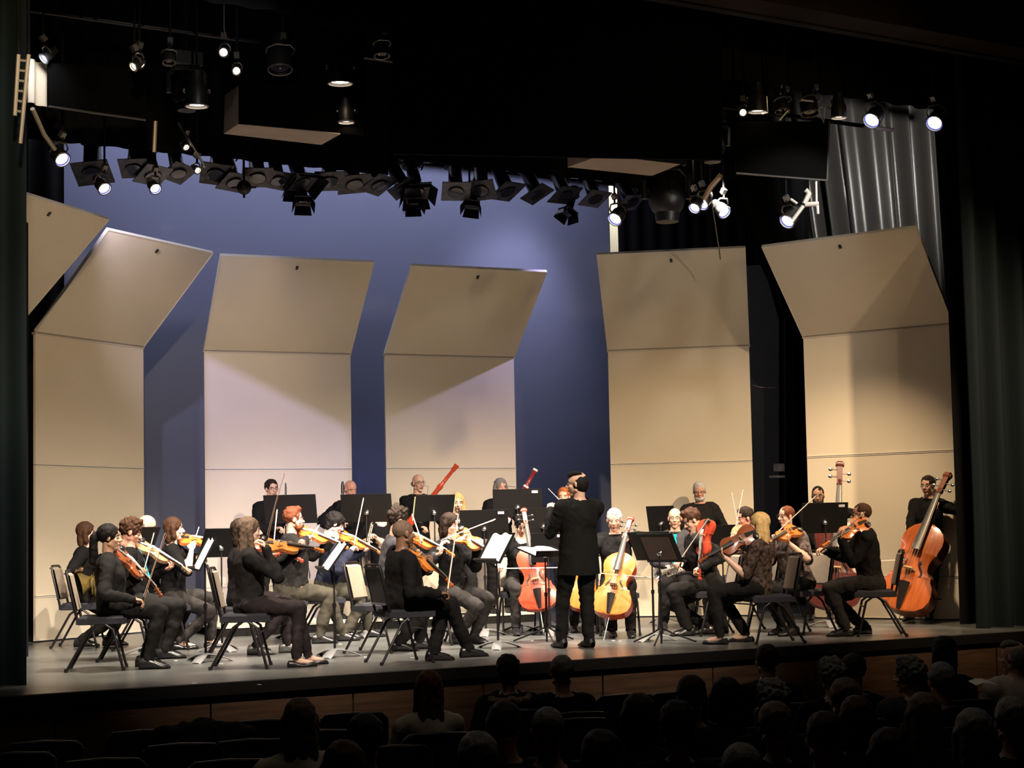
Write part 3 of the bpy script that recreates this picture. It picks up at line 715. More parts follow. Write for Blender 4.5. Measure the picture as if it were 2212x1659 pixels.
bx('wall_back', (-11, 10.9, -.1), (11, 11, 9.6), m_void)
bx('wall_left', (-11.1, .1, -.1), (-11, 11, 9.6), m_void)
bx('wall_right', (11, .1, -.1), (11.1, 11, 9.6), m_void)
bx('wall_house_left', (-14.1, -18, -1.2), (-14, .2, 9.6), m_void)
bx('wall_house_right', (14, -18, -1.2), (14.1, .2, 9.6), m_void)
bx('wall_house_rear', (-14, -18.1, -1.2), (14, -18, 9.6), m_void)
bx('ceiling', (-14.1, -18, 9.6), (14.1, 11, 9.7), m_void)
bx('wall_proscenium_left', (-14, -.05, -1.1), (-7.6, .08, 9.6), m_void)
bx('wall_proscenium_right', (7.6, -.05, -1.1), (14, .08, 9.6), m_void)
m_header = mat('dark_header_wood', (.018, .009, .006), .7, var=.2, spec=.2)
bx('trim_2', (-7.6, -.25, plane_y(1850, 60, 0).z), (7.6, .1, 9.6), m_header)
bx('trim_3', (-7.6, .1, plane_y(1850, 80, .2).z), (7.6, .2, 9.6), m_void)

def drape(name, A, B, z0, z1, m, label, wl=.28, amp=.06, dx_top=(0, 0), cat='curtain', irregular=.4, rows=8, seed=1, A1=None, B1=None):
    """pleated cloth from A to B (floor plan), bottom z0, top z1; A1/B1 another plan at the top"""
    A = V((A[0], A[1], 0)); B = V((B[0], B[1], 0)); A1 = V((A1[0], A1[1], 0)) if A1 else A; B1 = V((B1[0], B1[1], 0)) if B1 else B
    L = (B - A).length; N = max(12, int(L / wl * 12)); P = []; nrm = (B - A).normalized().cross(Z)
    for i in range(N + 1):
        u = i / N; x = u * L; row = []
        ph = 2 * math.pi * x / wl + irregular * 3 * noise.noise(V((x * 1.3, seed, 0)))
        am = amp * (1 + irregular * noise.noise(V((x * 2.1, seed + 5, 0))) * 1.5)
        for j in range(rows + 1):
            t = j / rows; p = A.lerp(B, u).lerp(A1.lerp(B1, u), t); s = math.sin(ph + .5 * noise.noise(V((x, t * 2, seed))))
            row.append(p + nrm * am * (abs(s) ** .75) * (1 if s > 0 else -1) + Z * (z0 + (z1 - z0) * t))
        P.append(row)
    b = MB(); b.grid(P); b.grid([[p - nrm * .012 for p in r][::-1] for r in P])
    return tag(b.build(name, m, sharp=60), label, cat)
# house curtains
drape('stage_curtain', (-7.7, .75), (-4.93, 1.02), .0, 8.6, m_teal, 'dark teal velvet stage curtain gathered at the left edge of the stage', .30, .10, seed=2)
rc = plane_y(2108, 1300, .75); drape('stage_curtain', (rc.x, .75), (rc.x + 3.2, .60), .0, 8.6, m_teal, 'dark teal velvet stage curtain hanging in folds at the right edge', .34, .10, seed=4)
# black legs
p = plane_y(62, 900, 4.3); drape('masking_curtain', (-8.5, 4.3), (p.x, 4.3), 0, 8.2, m_black, 'black leg curtain behind the teal curtain at left', .3, .05)
p = plane_y(139, 400, 8.2); drape('masking_curtain', (-8.5, 8.2), (p.x, 8.2), 0, 8.6, m_black, 'black leg curtain masking the left side of the blue backdrop', .3, .02)
p = plane_y(1336, 500, 9.0); drape('masking_curtain', (p.x, 9.0), (10.8, 9.0), 0, 8.6, m_black, 'black leg curtain masking the right side of the blue backdrop', .3, .03)
q0 = G(2068, 18.6, 1); drape('masking_curtain', (q0.x, q0.y), (q0.x + 2.2, q0.y - .3), 0, 8.2, m_black, 'black leg curtain between the rightmost shell and the teal curtain', .3, .05)
# satin black side curtain, pleats pulled to the right
a0, b0 = G(1790, 22.6, 3), G(2075, 21.4, 3); a1, b1 = G(1640, 22.6, 6), G(2045, 21.4, 6.8)
drape('side_curtain', (a0.x, a0.y), (b0.x, b0.y), 0, 7.6, m_grey_drape, 'shiny black side curtain with lit pleats slanting down at upper right', .24, .09, irregular=1.0, seed=9, A1=(a1.x - .3, a1.y), B1=(b1.x - .25, b1.y), rows=14)
# slanting black drape and grey flat between the two right shells
P = []
for i in range(15):
    u = i / 14; row = []
    for j in range(13):
        py = 380 + 930 * j / 12
        xl = 1565 + (1683 - 1565) * min(1, max(0, (py - 400) / 260)); px_ = xl + (1748 - xl) * u
        row.append(W(px_, py, 21.7 + .06 * math.sin(u * 22)))
    P.append(row)
b = MB(); b.grid(P); b.grid([[p - _h * -.02 for p in r][::-1] for r in P]); tag(b.build('black_drape', m_black), 'black drape with a slanting upper edge between the two right shells', 'curtain')
g0 = G(1560, 23.6, 0); g1 = G(1720, 23.4, 0); m_greyflat = mat('charcoal_flat_paint', (.085, .083, .075), .8, var=.1, vscale=2)
b = MB(); b.bar((g0 + g1) / 2 + Z * 0.01, (g0 + g1) / 2 + Z * 6.4, .02, .02); b = MB(); d_ = (g1 - g0)
b.box((g0 + g1) / 2 + Z * 2.5, (d_.length, .05, 5.0), frame(V((d_.x, d_.y, 0)), Z)); tag(b.build('grey_flat', m_greyflat, flat=True), 'dark grey scenery flat seen in the gap between the two right shells', 'flat')
# cyclorama
cr = plane_y(1320, 700, 9.35).x; ct = plane_y(700, 262, 9.35).z
b = MB(); b.grid([[V((-4.8 + (cr + 4.8) * i / 24, 9.35 + .012 * math.sin(i * 1.7), z_)) for z_ in (0.0, 1, 2, 3, 4, 5, 6, 7, 8.4)] for i in range(25)]); b.grid([[V((-4.8 + (cr + 4.8) * i / 24, 9.37, z_)) for z_ in (0.0, 8.4)][::-1] for i in range(25)])
tag(b.build('cyclorama', m_cyc), 'pale blue-lit cyclorama cloth stretched across the back of the stage', 'backdrop')
wx0 = plane_y(1321, 470, 9.7).x; wx1 = plane_y(1340, 470, 9.7).x
b = MB(); b.box(((wx0 + wx1) / 2, 9.7, 4), (wx1 - wx0 + .1, .03, 8)); tag(b.build('white_flat', mat('white_flat_paint', (.78, .74, .62), .7), flat=True), 'narrow cream strip of flat beside the right edge of the backdrop', 'flat')
spot('flat_light', ((wx0 + wx1) / 2 - .1, 9.48, 7.9), ((wx0 + wx1) / 2, 9.7, 4.5), 1300, (1, .93, .78), 40, .5, .05)
# black borders overhead
def border(Y, px, py, label, x0=-8, x1=8, z1=9.2, seed=1, wl=.35):
    zb = plane_y(px, py, Y).z; drape('black_border', (x0, Y), (x1, Y), zb, z1, m_black, label, wl, .03, seed=seed, rows=3)
    return zb
border(1.3, 600, 25, 'black border curtain across the top of the stage opening', seed=3)
border(5.15, 700, 328, 'black border curtain just in front of the row of lamps', seed=8)
border(5.10, 330, 326, 'black border curtain in front of the left end of the row of lamps', x1=plane_y(840, 330, 5.1).x, seed=12)
border(2.25, 1950, 196, 'black border curtain above the shiny side curtain', x0=plane_y(1560, 200, 2.25).x, x1=8.5, seed=14)
border(8.9, 700, 292, 'black border curtain hiding the top of the blue backdrop', seed=6)
# low riser
r0 = plane_z(455, 1374, 0); r1 = plane_z(1152, 1342, 0)
def riser(name, x0, x1, y0, y1, z0, z1, label):
    r = empty(name, ((x0 + x1) / 2, (y0 + y1) / 2, z0), None, label, 'riser'); o3 = ((x0 + x1) / 2, (y0 + y1) / 2, z0)
    n = max(1, round((x1 - x0) / 1.22)); st = (x1 - x0) / n
    for i in range(n):
        b = MB(); b.box((x0 + st * (i + .5), (y0 + y1) / 2, z1 - .012), (st - .008, y1 - y0, .024)); b.build('deck_panel', m_riser, r, o3, flat=True)
    b = MB(); b.box(((x0 + x1) / 2, y0 + .03, (z0 + z1 - .024) / 2), (x1 - x0 - .02, .04, z1 - z0 - .024)); b.box(((x0 + x1) / 2, y1 - .03, (z0 + z1 - .024) / 2), (x1 - x0 - .02, .04, z1 - z0 - .024)); b.build('skirt', m_nose, r, o3, flat=True)
riser('low_riser', r0.x, r1.x, 5.85, 7.0, 0, .12, 'low pale-topped riser with black skirt under the wind players')
# unseen blades added before the house spot: cut its beam along a slanting line
P1_, P2_ = V((-1.17, 7.65, 3.5)), V((.749, 7.376, 2.55)); f_ = .07
a_, b_ = ADDED_SPOT + (P1_ - ADDED_SPOT) * f_, ADDED_SPOT + (P2_ - ADDED_SPOT) * f_; e_ = b_ - a_
r = empty('light_blocker', a_, None, 'unseen black blades added to cut the beam of the house spot', 'light blocker'); th_ = V((0, .004, 0))
sl = (a_ - ADDED_SPOT).cross(Z).normalized()
for pts in ([a_ - e_ * 1.2, b_ + e_ * 1.2, b_ + e_ * 1.2 + Z * .35, a_ - e_ * 1.2 + Z * .35], [a_ - Z * .5, a_ + Z * .3, a_ + Z * .3 - sl * .35, a_ - Z * .5 - sl * .35], [b_ - Z * .5, b_ + Z * .3, b_ + Z * .3 + sl * .35, b_ - Z * .5 + sl * .35]):
    b = MB(); b.add(pts + [p + th_ for p in pts], [(0, 1, 2, 3), (7, 6, 5, 4), (0, 4, 5, 1), (3, 2, 6, 7)]); b.build('blocker_blade', m_void, r, a_, flat=True)
# ------------------------------------------------------------------ acoustic shells
HZ = 3.55
m_cloud = mat('tan_cloud_panel', (.40, .33, .27), .7, var=.05)
def shell_tower(a, b_, th, L, label, base=True):
    a = V((a[0], a[1], 0)); b_ = V((b_[0], b_[1], 0)); u = (b_ - a).normalized(); wd = (b_ - a).length; n = u.cross(Z); n = n if n.dot(CAM - a) > 0 else -n
    mid = (a + b_) / 2; r = empty('acoustic_shell', mid, None, label, 'acoustic shell', 'acoustic shell towers'); R = frame(u, Z)
    def pan(name, z0, z1):
        b = MB(); b.box(mid + Z * (z0 + z1) / 2 - n * .02, (wd, .035, z1 - z0 - .005), R)
        b.build(name, m_shell, r, mid, flat=True)
        for z_ in (z0 + .009, z1 - .009):
            b = MB(); b.box(mid + Z * z_ + n * .0, (wd, .008, .010), R); b.build('edge_trim', m_shell_edge, r, mid, flat=True)
    pan('base_panel', .012, .52); pan('lower_panel', .52, 2.03); pan('upper_panel', 2.03, HZ)
    o = n * math.sin(rad(th)) + Z * math.cos(rad(th)); cn = n * math.cos(rad(th)) - Z * math.sin(rad(th))
    hc = mid + Z * HZ; Rc = frame(u, cn.cross(u) if cn.cross(u).dot(o) > 0 else u.cross(cn))
    b = MB(); b.box(hc + o * (L / 2 + .01) - cn * .02, (wd, .035, L - .02), Rc); b.build('canopy_panel', m_shell, r, mid, flat=True)
    b = MB(); b.box(hc + o * (L + .004) - cn * .02, (wd, .045, .012), Rc); b.build('canopy_edge', m_shell_edge, r, mid, flat=True)
    for s in (-1, 1):
        b = MB(); b.box(hc + o * (L / 2 + .01) - cn * .02 + u * s * (wd / 2 + .003), (.008, .045, L), Rc); b.build('canopy_edge', m_shell_edge, r, mid, flat=True)
    b = MB(); b.box(hc + o * (L - .13) + cn * .004 , (.03, .012, .05), Rc); b.build('canopy_hook', m_frame, r, mid)
    b = MB(); b.box(hc - Z * .0 - n * .022, (wd + .03, .05, .030), R); b.build('hinge_bar', m_cloud, r, mid, flat=True)
    for s in (-1, 1):
        b = MB(); q = mid + u * s * (wd / 2 - .12) - n * .07; b.bar(q + Z * .05, q + Z * HZ, .05, .05); b.build('frame_post', m_frame, r, mid, flat=True)
        b = MB(); b.bar(hc + u * s * (wd / 2 - .12) - n * .05, hc + o * L * .93 + u * s * (wd / 2 - .12) - cn * .07, .05, .05); b.build('canopy_arm', m_frame, r, mid, flat=True)
        b = MB(); b.bar(q + Z * .05, q - n * .75 + Z * .05, .06, .05); b.build('foot_beam', m_frame, r, mid, flat=True)
    b = MB(); b.bar(mid - u * wd / 2 * .85 - n * .07 + Z * 1.2, mid + u * wd / 2 * .85 - n * .07 + Z * 1.2, .04, .04); b.build('cross_brace', m_frame, r, mid, flat=True)
shell_tower((-5.30, 4.48), (-3.9, 5.7), 47, 1.52, 'cream acoustic shell tower half hidden behind the left curtain')
shell_tower((-3.548, 6.576), (-1.995, 7.542), 46, 1.55, 'cream acoustic shell tower second from the left, angled inward beside the horn player')
shell_tower((-1.17, 7.652), (.749, 7.376), 48, 1.55, 'cream acoustic shell tower behind the clarinets, shadow falling from its left hinge')
shell_tower((1.187, 7.244), (3.032, 7.01), 50, 1.55, 'cream acoustic shell tower behind the bassoons, shadow falling from its right hinge')
shell_tower((3.834, 5.868), (5.296, 4.699), 44, 1.55, 'cream acoustic shell tower behind the standing white-bearded player')
shell_tower((5.401, 3.719), (6.252, 1.974), 48, 1.50, 'cream acoustic shell tower at far right behind the double basses')

# ------------------------------------------------------------------ overhead rigging
def quad_slab(name, pts, th, m, label=None, cat=None, parent=None, edge=None):
    n = (pts[1] - pts[0]).cross(pts[2] - pts[0]).normalized(); n = n if n.dot(FW) > 0 else -n
    k = len(pts); vs = list(pts) + [p + n * th for p in pts]
    fs = [tuple(range(k)), tuple(range(2 * k - 1, k - 1, -1))] + [(i, k + i, k + (i + 1) % k, (i + 1) % k) for i in range(k)]
    b = MB(); b.add(vs, fs); o = b.build(name, m, parent, pts[0] if parent is None else parent.location, flat=True)
    return tag(o, label, cat)
m_blackpanel = mat('black_cloud_panel', (.0025, .0025, .0025), .9, spec=.03)
quad_slab('hanging_black_panel', [W(848, 332, 16.5), W(1560, 345, 16.5), W(1560, -140, 16.5), W(848, -140, 16.5)], .06, m_blackpanel, 'large black panel hanging above the middle of the stage', 'panel')
r = empty('ceiling_panel', W(640, 280, 16.2), None, 'black hanging ceiling panel with tan slanted edges at upper left', 'ceiling panel')
quad_slab('cloud_face', [W(515, 268, 16), W(785, 292, 16), W(785, 60, 16), W(515, 70, 16)], .05, m_blackpanel, parent=r)
quad_slab('lower_bevel', [W(483, 289, 16.5), W(694, 313, 16.5), W(735, 290, 16), W(515, 268, 16)], .02, m_cloud, parent=r)
quad_slab('side_bevel', [W(483, 289, 16.5), W(515, 268, 16), W(515, 185, 16), W(486, 205, 16.5)], .02, m_cloud, parent=r)
r = empty('ceiling_panel', W(1350, 350, 17.2), None, 'tan slanted ceiling panel under the large black panel, right of centre', 'ceiling panel')
quad_slab('cloud_face', [W(1226, 334, 17.4), W(1288, 334, 17), W(1286, 340, 17), W(1226, 361, 17.4)], .02, m_cloud, parent=r)
quad_slab('lower_bevel', [W(1288, 334, 17), W(1470, 355, 17), W(1408, 380, 17.4), W(1226, 361, 17.4)], .02, m_cloud, parent=r)
def edged(label, P4, lit):
    r = empty('hanging_black_panel', P4[0], None, label, 'panel'); quad_slab('panel_face', P4, .04, m_blackpanel, parent=r)
    for i in lit:
        b = MB(); b.tube(P4[i] - FW * .02, P4[(i + 1) % 4] - FW * .02, .010, None, 6); b.build('edge_rail', m_pipe, r, P4[0])
edged('black hanging panel with a bright right edge at upper right', [W(1590, 375, 17), W(1786, 390, 17), W(1791, 262, 17), W(1590, 262, 17)], (0, 1))
edged('black hanging panel with a thin lower rail at upper left', [W(106, 231, 14.9), W(315, 260, 15.6), W(315, 150, 15.6), W(106, 136, 14.9)], (0,))
# battens
def pipe(label, a, b_, r=.025, name='batten_pipe', m=None):
    b = MB(); b.tube(a, b_, r, None, 10); return tag(b.build(name, m or m_frame, None, (a + b_) / 2), label, 'pipe')
zr = plane_y(700, 332, 6.0).z; zw = plane_y(700, 110, 2.6).z
pipe('black batten pipe carrying the row of lamps in front of the backdrop', V((-4.6, 6.0, zr)), V((5.2, 6.0, zr)))
pipe('second black batten pipe just above the row of lamps', V((-4.6, 6.0, zr + .28)), V((5.2, 6.0, zr + .28)), .02)
pipe('black batten pipe carrying the warm lamps near the top', V((-4.6, 2.6, zw)), V((6.0, 2.6, zw)))
for i in range(26):
    x = -4.4 + i * .37 + random.uniform(-.06, .06); b = MB()
    b.path([V((x, 6.02, zr + .28)), V((x + .02, 6.04, zr + .15)), V((x - .03, 6.02, zr + .03)), V((x + .05, 6.0, zr - .05))], .012, 6)
    tag(b.build('hanging_cable', m_frame, None, (x, 6, zr)), 'short black cable looped on the upper batten pipe', 'cable', 'cables on the batten')

def par(loc, dirn, lens, label, k=1.0, length=.34, rr=.105, pale=False, group='lit lamps overhead', drop=.3, yaw=0):
    d = dirn.normalized(); R = frame(d, Z); r = empty('par_can', loc, R, label, 'stage lamp', group)
    L = length * k; a = rr * k
    b = MB(); b.rings([(V((-L, 0, 0)), a * .35), (V((-L * .97, 0, 0)), a * .55), (V((-L * .6, 0, 0)), a * .72), (V((-L * .45, 0, 0)), a * .98), (V((0, 0, 0)), a), (V((0, 0, 0)), a * .93), (V((-.02, 0, 0)), a * .92)], 18, caps=False)
    b.add([V((-L, a * .35 * math.cos(t * math.pi / 4), a * .35 * math.sin(t * math.pi / 4))) for t in range(8)], [tuple(range(8))])
    b.build('housing', m_fix, r)
    b = MB(); b.rings([(V((-.022, 0, 0)), .001), (V((-.012, 0, 0)), a * .5), (V((-.018, 0, 0)), a * .80)], 18, caps=False)
    if lens is m_lens: b.rings([(V((-.018, 0, 0)), a * .80), (V((-.016, 0, 0)), a * .94)], 18, mi=1, caps=False)
    b.build('lens', [lens, m_lens_rim], r)
    b = MB(); b.torus(V((.002, 0, 0)), a * 1.02, .008, V((1, 0, 0)), 18, 5); b.build('rim', m_pipe if not pale else m_gelpale, r)
    up = R.transposed() @ Z; up = V((0, up.y, up.z)).normalized() if V((0, up.y, up.z)).length > .1 else V((0, 0, 1)); sd = V((1, 0, 0)).cross(up)
    c = V((-L * .45, 0, 0)); b = MB()
    b.path([c + sd * a * 1.1, c + sd * a * 1.15 + up * a * .9, c + sd * a * .6 + up * a * 1.6, c - sd * a * .6 + up * a * 1.6, c - sd * a * 1.15 + up * a * .9, c - sd * a * 1.1], .009, 6); b.build('yoke', m_pipe, r)
    b = MB(); t = c + up * a * 1.6; g = R.transposed() @ Z; b.box(t + g * .08, (.05, .05, .06)); b.build('clamp', m_pipe, r)
    b = MB(); b.tube(t, t + g * (9.6 - loc.z - .1), .011, None, 6); b.build('drop_pipe', m_black, r)
    return r
def ellips(loc, dirn, label, frame_pale=False, barn=False, k=1.0):
    """profile spot with a square gel frame"""
    d = dirn.normalized(); R = frame(d, Z) @ Matrix.Rotation(random.uniform(-.4, .4), 3, 'X'); r = empty('profile_spotlight', loc, R, label, 'stage lamp', 'unlit lamps of the back row')
    b = MB(); b.rings([(V((-.62, 0, 0)), .06), (V((-.58, 0, 0)), .115), (V((-.38, 0, 0)), .125), (V((-.33, 0, 0)), .075), (V((-.05, 0, 0)), .085), (V((-.03, 0, 0)), .10), (V((0, 0, 0)), .10)], 14); b.xf(Matrix.Scale(k, 4)); b.build('housing', m_fix, r)
    b = MB(); s = .165 * k; P = []
    for i in range(7):
        row = []
        for j in range(7):
            y, z_ = -s + 2 * s * i / 6, -s + 2 * s * j / 6; row.append(V((.015 + (.014 * noise.noise(V((y * 9 + loc.x * 3, z_ * 9, loc.y))) if 0 < i < 6 and 0 < j < 6 else 0), y, z_)))
        P.append(row)
    b.grid([q[::-1] for q in P]); b.grid([[p - V((.01, 0, 0)) for p in q] for q in P]); b.build('gel_frame', m_gelpale if frame_pale else m_gel, r)
    b = MB(); b.rings([(V((.033, 0, 0)), .001), (V((.032, 0, 0)), .085 * k)], 16, caps=False); b.torus(V((.03, 0, 0)), .09 * k, .007, V((1, 0, 0)), 16, 5); b.build('lens', m_lens_dark, r)
    if barn:
        b = MB()
        for sy, sz in ((0, 1), (0, -1), (1, 0), (-1, 0)):
            c = V((.02, sy * .15 * k, sz * .15 * k)); e = V((.13, sy * .22 * k, sz * .22 * k)); t = V((0, -sz, sy)) * .15 * k
            b.add([c - t, c + t, e + t * 1.15, e - t * 1.15, c - t * 1 + V((.004, 0, 0))], [(0, 1, 2, 3), (3, 2, 1, 0)])
        b.build('barn_door', m_fix, r)
    up = R.transposed() @ Z; up = V((0, up.y, up.z)).normalized(); sd = V((1, 0, 0)).cross(up); c = V((-.32 * k, 0, 0)); a = .12
    b = MB(); b.path([c + sd * a, c + sd * a + up * a, c + sd * a * .5 + up * a * 1.6, c - sd * a * .5 + up * a * 1.6, c - sd * a + up * a, c - sd * a], .010, 6); b.build('yoke', m_frame, r)
    g = R.transposed() @ (Z * .16); t = c + up * a * 1.6; b = MB(); b.path([t, t + g], .014, 6); b.build('clamp', m_pipe, r)
    return r
TOCAM = lambda p: (CAM - p).normalized()
# back row: (px, py, pale frame, barn door, scale, drop towards the camera)
row = [(200, 372, 0, 0, 1.25), (290, 362, 1, 0, 1), (330, 377, 1, 0, 1.05), (385, 372, 0, 0, 1), (468, 375, 0, 0, 1.15), (505, 392, 0, 0, 1), (556, 382, 0, 0, 1.1), (600, 388, 0, 0, 1),
       (652, 392, 0, 1, 1.1), (712, 390, 0, 0, 1.1), (765, 396, 0, 0, 1.15), (818, 398, 0, 0, 1.1), (872, 405, 0, 0, 1.1), (900, 412, 0, 1, 1.05), (985, 412, 1, 0, 1.1), (1038, 410, 0, 0, 1.15), (1096, 412, 0, 0, 1.15), (1160, 418, 0, 0, 1.1), (1220, 420, 0, 0, 1.1), (1285, 428, 1, 0, 1.05), (1362, 436, 1, 0, 1.1)]
desc = ['largest unlit lamp at the left end of the back row', 'second lamp of the back row, pale gel frame tilted', 'third lamp of the back row, pale gel frame with a glint', 'fourth lamp of the back row, beside the warm lamp cluster', 'fifth lamp of the back row with grey crumpled gel', 'sixth lamp of the back row, hung slightly lower', 'seventh lamp of the back row with grey gel', 'eighth lamp of the back row',
        'ninth lamp of the back row with black barn doors', 'tenth lamp of the back row', 'eleventh lamp of the back row', 'twelfth lamp of the back row near the middle', 'thirteenth lamp of the back row', 'fourteenth lamp of the back row with barn doors', 'lamp of the back row with a pale ring frame right of the middle', 'lamp of the back row just right of the pale ring frame', 'second lamp right of the pale ring frame in the back row', 'third lamp right of the pale ring frame in the back row', 'lamp of the back row left of the backdrop edge', 'pale framed lamp of the back row at the backdrop edge', 'pale framed lamp at the right end of the back row']
for (px, py, pl, bd, k), ds in zip(row, desc):
    d0 = ray(px, py); dd = (6.0 - CAM.y) / d0.y; loc = CAM + d0 * (dd - .35)
    dirn = V((random.uniform(-.35, .35), -.55, -1.15)); ellips(loc, dirn, 'black ' + ds, bool(pl), bool(bd), k)
for px, py, az_, ds in ((655, 432, -80, 'black barn-door lamp hanging low under the ninth row lamp'), (893, 436, -70, 'black barn-door lamp hanging low right of the back row middle'), (1020, 440, -110, 'black barn-door lamp tilted below the pale ring frame lamp'), (1228, 455, -130, 'small black barn-door lamp hanging low near the backdrop edge')):
    d0 = ray(px, py); dd = (6.0 - CAM.y) / d0.y; ellips(CAM + d0 * (dd - .2), az_dir(az_) * .5 - Z, ds, False, True, .62)
b = MB(); c = W(527, 405, 18.6); b.ell(c, (.085, .085, .085)); [b.tube(c + az_dir(a) * .07, c + az_dir(a) * .14, .012) for a in (0, 90, 180, 270)]; b.tube(c - Z * .12, c + Z * .5, .014); tag(b.build('knobbed_lamp', m_fix, None, c), 'small round black lamp with knobs below the sixth row lamp', 'stage lamp')
# lit lamps
lit = [(135, 345, 15.5, -25, 'white', 'lit lamp hanging lowest beside the left ladder', .9), (226, 408, 17.2, -30, 'white', 'bright-rimmed lamp hanging below the left end of the back row', .85), (336, 408, 17.4, -40, 'white', 'bright-rimmed lamp hanging below the pale frames at left', .75),
       (402, 318, 16.2, 30, 'warm', 'small glowing lamp on the slanting arm, upper of the pair', .45), (427, 368, 16.2, 10, 'warm', 'small glowing lamp on the slanting arm, lower of the pair', .45),
       (1328, 474, 17.6, -140, 'white', 'lit lamp in front of the backdrop right edge', .95), (1500, 450, 17.2, -140, 'white', 'left lamp of the lit pair above the fourth gap', .75), (1517, 442, 17.3, -140, 'white', 'right lamp of the lit pair above the fourth gap', .80), (1565, 459, 17.6, -50, 'white', 'lit lamp right of the lit pair', .85),
       (1700, 479, 17.0, -150, 'white', 'lit lamp on the silver arm above the far right shell', .95), (1882, 261, 17.4, -150, 'white', 'lit black lamp in front of the shiny side curtain, left one', 1.1), (2018, 267, 17.6, -140, 'white', 'lit black lamp right of the shiny side curtain', 1.1), (94, 127, 14.8, -160, 'white', 'blue-white lamp at the top of the left ladder', .6),
       (288, 144, 14.6, 170, 'warm', 'warm lamp of the upper left pair, left one', .55), (303, 137, 14.7, 10, 'warm', 'warm lamp of the upper left pair, right one', .55), (483, 113, 15.2, -100, 'warm', 'warm round lamp at top left beside the hanging wire', .55), (511, 153, 15.3, -90, 'warm', 'warm lamp below and right of the top left round lamp', .5),
       (425, 229, 15.4, -80, 'down', 'wide warm lamp left of the tan-edged ceiling panel', 1.15), (735, 180, 15.5, -85, 'down', 'brightest warm lamp in a pale yoke over the tan-edged ceiling panel', 1.25), (748, 264, 15.9, -95, 'down', 'small warm lamp at the right end of the tan-edged ceiling panel', .85), (1636, 241, 17.0, -80, 'down', 'warm lamp with a bright bracket at upper right', 1.05), (1605, 243, 17.0, -120, 'warm', 'small warm lamp left of the bright bracket', .5),
       (1812, 254, 17.4, -80, 'down', 'warm lamp left of the shiny side curtain', .9), (1487, 336, 17.2, -70, 'down', 'warm lamp beside the right tan-edged ceiling panel', .85)]
for px, py, d, az_, kd, ds, k in lit:
    c = W(px, py, d); dn = az_dir(az_)
    dirn = {'white': dn * .8 - _h * .25 - Z * .85, 'warm': dn * .5 - _h * .6 - Z * .5, 'down': -dn * .05 - Z}[kd]
    k *= {'white': .8, 'warm': .75, 'down': .88}[kd]
    par(c, dirn, m_lens if kd == 'white' else m_lens_warm, ('black ' if 'black' not in ds else '') + ds if not ds.startswith(('small', 'wide', 'bright', 'blue', 'warm')) else ds + ', black housing', k, pale=kd == 'down')
for px, py, d, k, ds in ((605, 150, 15.6, 1.1, 'unlit silver-edged lamp at the top over the tan-edged ceiling panel'), (825, 120, 16, .7, 'unlit lamp at the right end of the top batten'), (365, 135, 15, .55, 'unlit lamp with a pale tube at upper left'), (1750, 245, 17.1, .9, 'unlit lamp in bright brackets at upper right'), (1690, 240, 17.0, .7, 'unlit lamp with crossed bright brackets at upper right')):
    par(W(px, py, d), az_dir(-70) * .2 - Z, m_lens_dark, ds, k, group='unlit lamps overhead')
for px, py, d, k, ds in ((403, 200, 15.8, .9, 'dark round moving lamp at upper left'), (1538, 315, 17.4, .9, 'dark round moving lamp under the right brackets'), (1440, 430, 18.2, 1.3, 'large dark moving lamp hanging above the fifth shell')):
    c = W(px, py, d); r = empty('moving_lamp', c, None, ds, 'stage lamp'); b = MB(); b.ell(c, (.16 * k, .16 * k, .17 * k)); b.tube(c - Z * .12 * k, c - Z * .2 * k, .11 * k, .10 * k, 14); b.build('head', m_fix, r, c)
    b = MB(); b.path([c + RT * .19 * k, c + RT * .2 * k + Z * .2 * k, c + RT * .12 * k + Z * .28 * k, c - RT * .12 * k + Z * .28 * k, c - RT * .2 * k + Z * .2 * k, c - RT * .19 * k], .03 * k, 8); b.build('yoke', m_fix, r, c)
    b = MB(); b.box(c + Z * .36 * k, (.3 * k, .22 * k, .14 * k)); b.build('base_box', m_fix, r, c)
    b = MB(); b.tube(c + Z * .4 * k, V((c.x, c.y, 9.6)), .014, None, 6); b.build('drop_pipe', m_black, r, c)
# ladder, arms and brackets
def arm(name, label, pts, r_=.018, m=None, cat='pipe'):
    b = MB(); b.path(pts, r_, 8); return tag(b.build(name, m or m_pipe, None, pts[0]), label, cat)
r = empty('light_ladder', W(50, 220, 12.6), None, 'steel lighting ladder at the top of the left edge', 'ladder'); o3 = r.location
m_tanpipe = mat('tan_steel_pipe', (.38, .32, .24), .45, metal=.4)
for (ax, ay), (cx, cy) in (((62, 118), (44, 310)), ((40, 118), (32, 250))):
    b = MB(); b.tube(W(ax, ay, 12.6), W(cx, cy, 12.6), .016, None, 8); b.build('rail', m_tanpipe, r, o3)
    t = W(ax, ay, 12.6); b = MB(); b.tube(t, V((t.x, t.y, 9.6)), .012, None, 6); b.build('drop_pipe', m_black, r, o3)
for i in range(6): b = MB(); b.tube(W(39 - i * 1, 130 + 22 * i, 12.6), W(61 - i * 2, 132 + 22 * i, 12.6), .010, None, 6); b.build('rung', m_tanpipe, r, o3)
spot('ladder_fill_light', W(160, 90, 12.0), W(50, 210, 12.6), 22, (1, .95, .85), 70, .8, .03)  # added spot without a fixture, makes the ladder rails glint
drape('white_masking_cloth', tuple(G(62, 15.0, 6)[:2]), tuple(G(103, 15.2, 6)[:2]), W(80, 224, 15).z, W(80, 128, 15).z, mat('cream_cloth', (.60, .55, .44), .85), 'cream cloth strip hanging at the top left beside the ladder', .16, .025, rows=2)
spot('ladder_lamp_beam', W(94, 118, 14.6) , W(84, 200, 15.05), 16, (.95, .95, 1), 90, .6, .03)
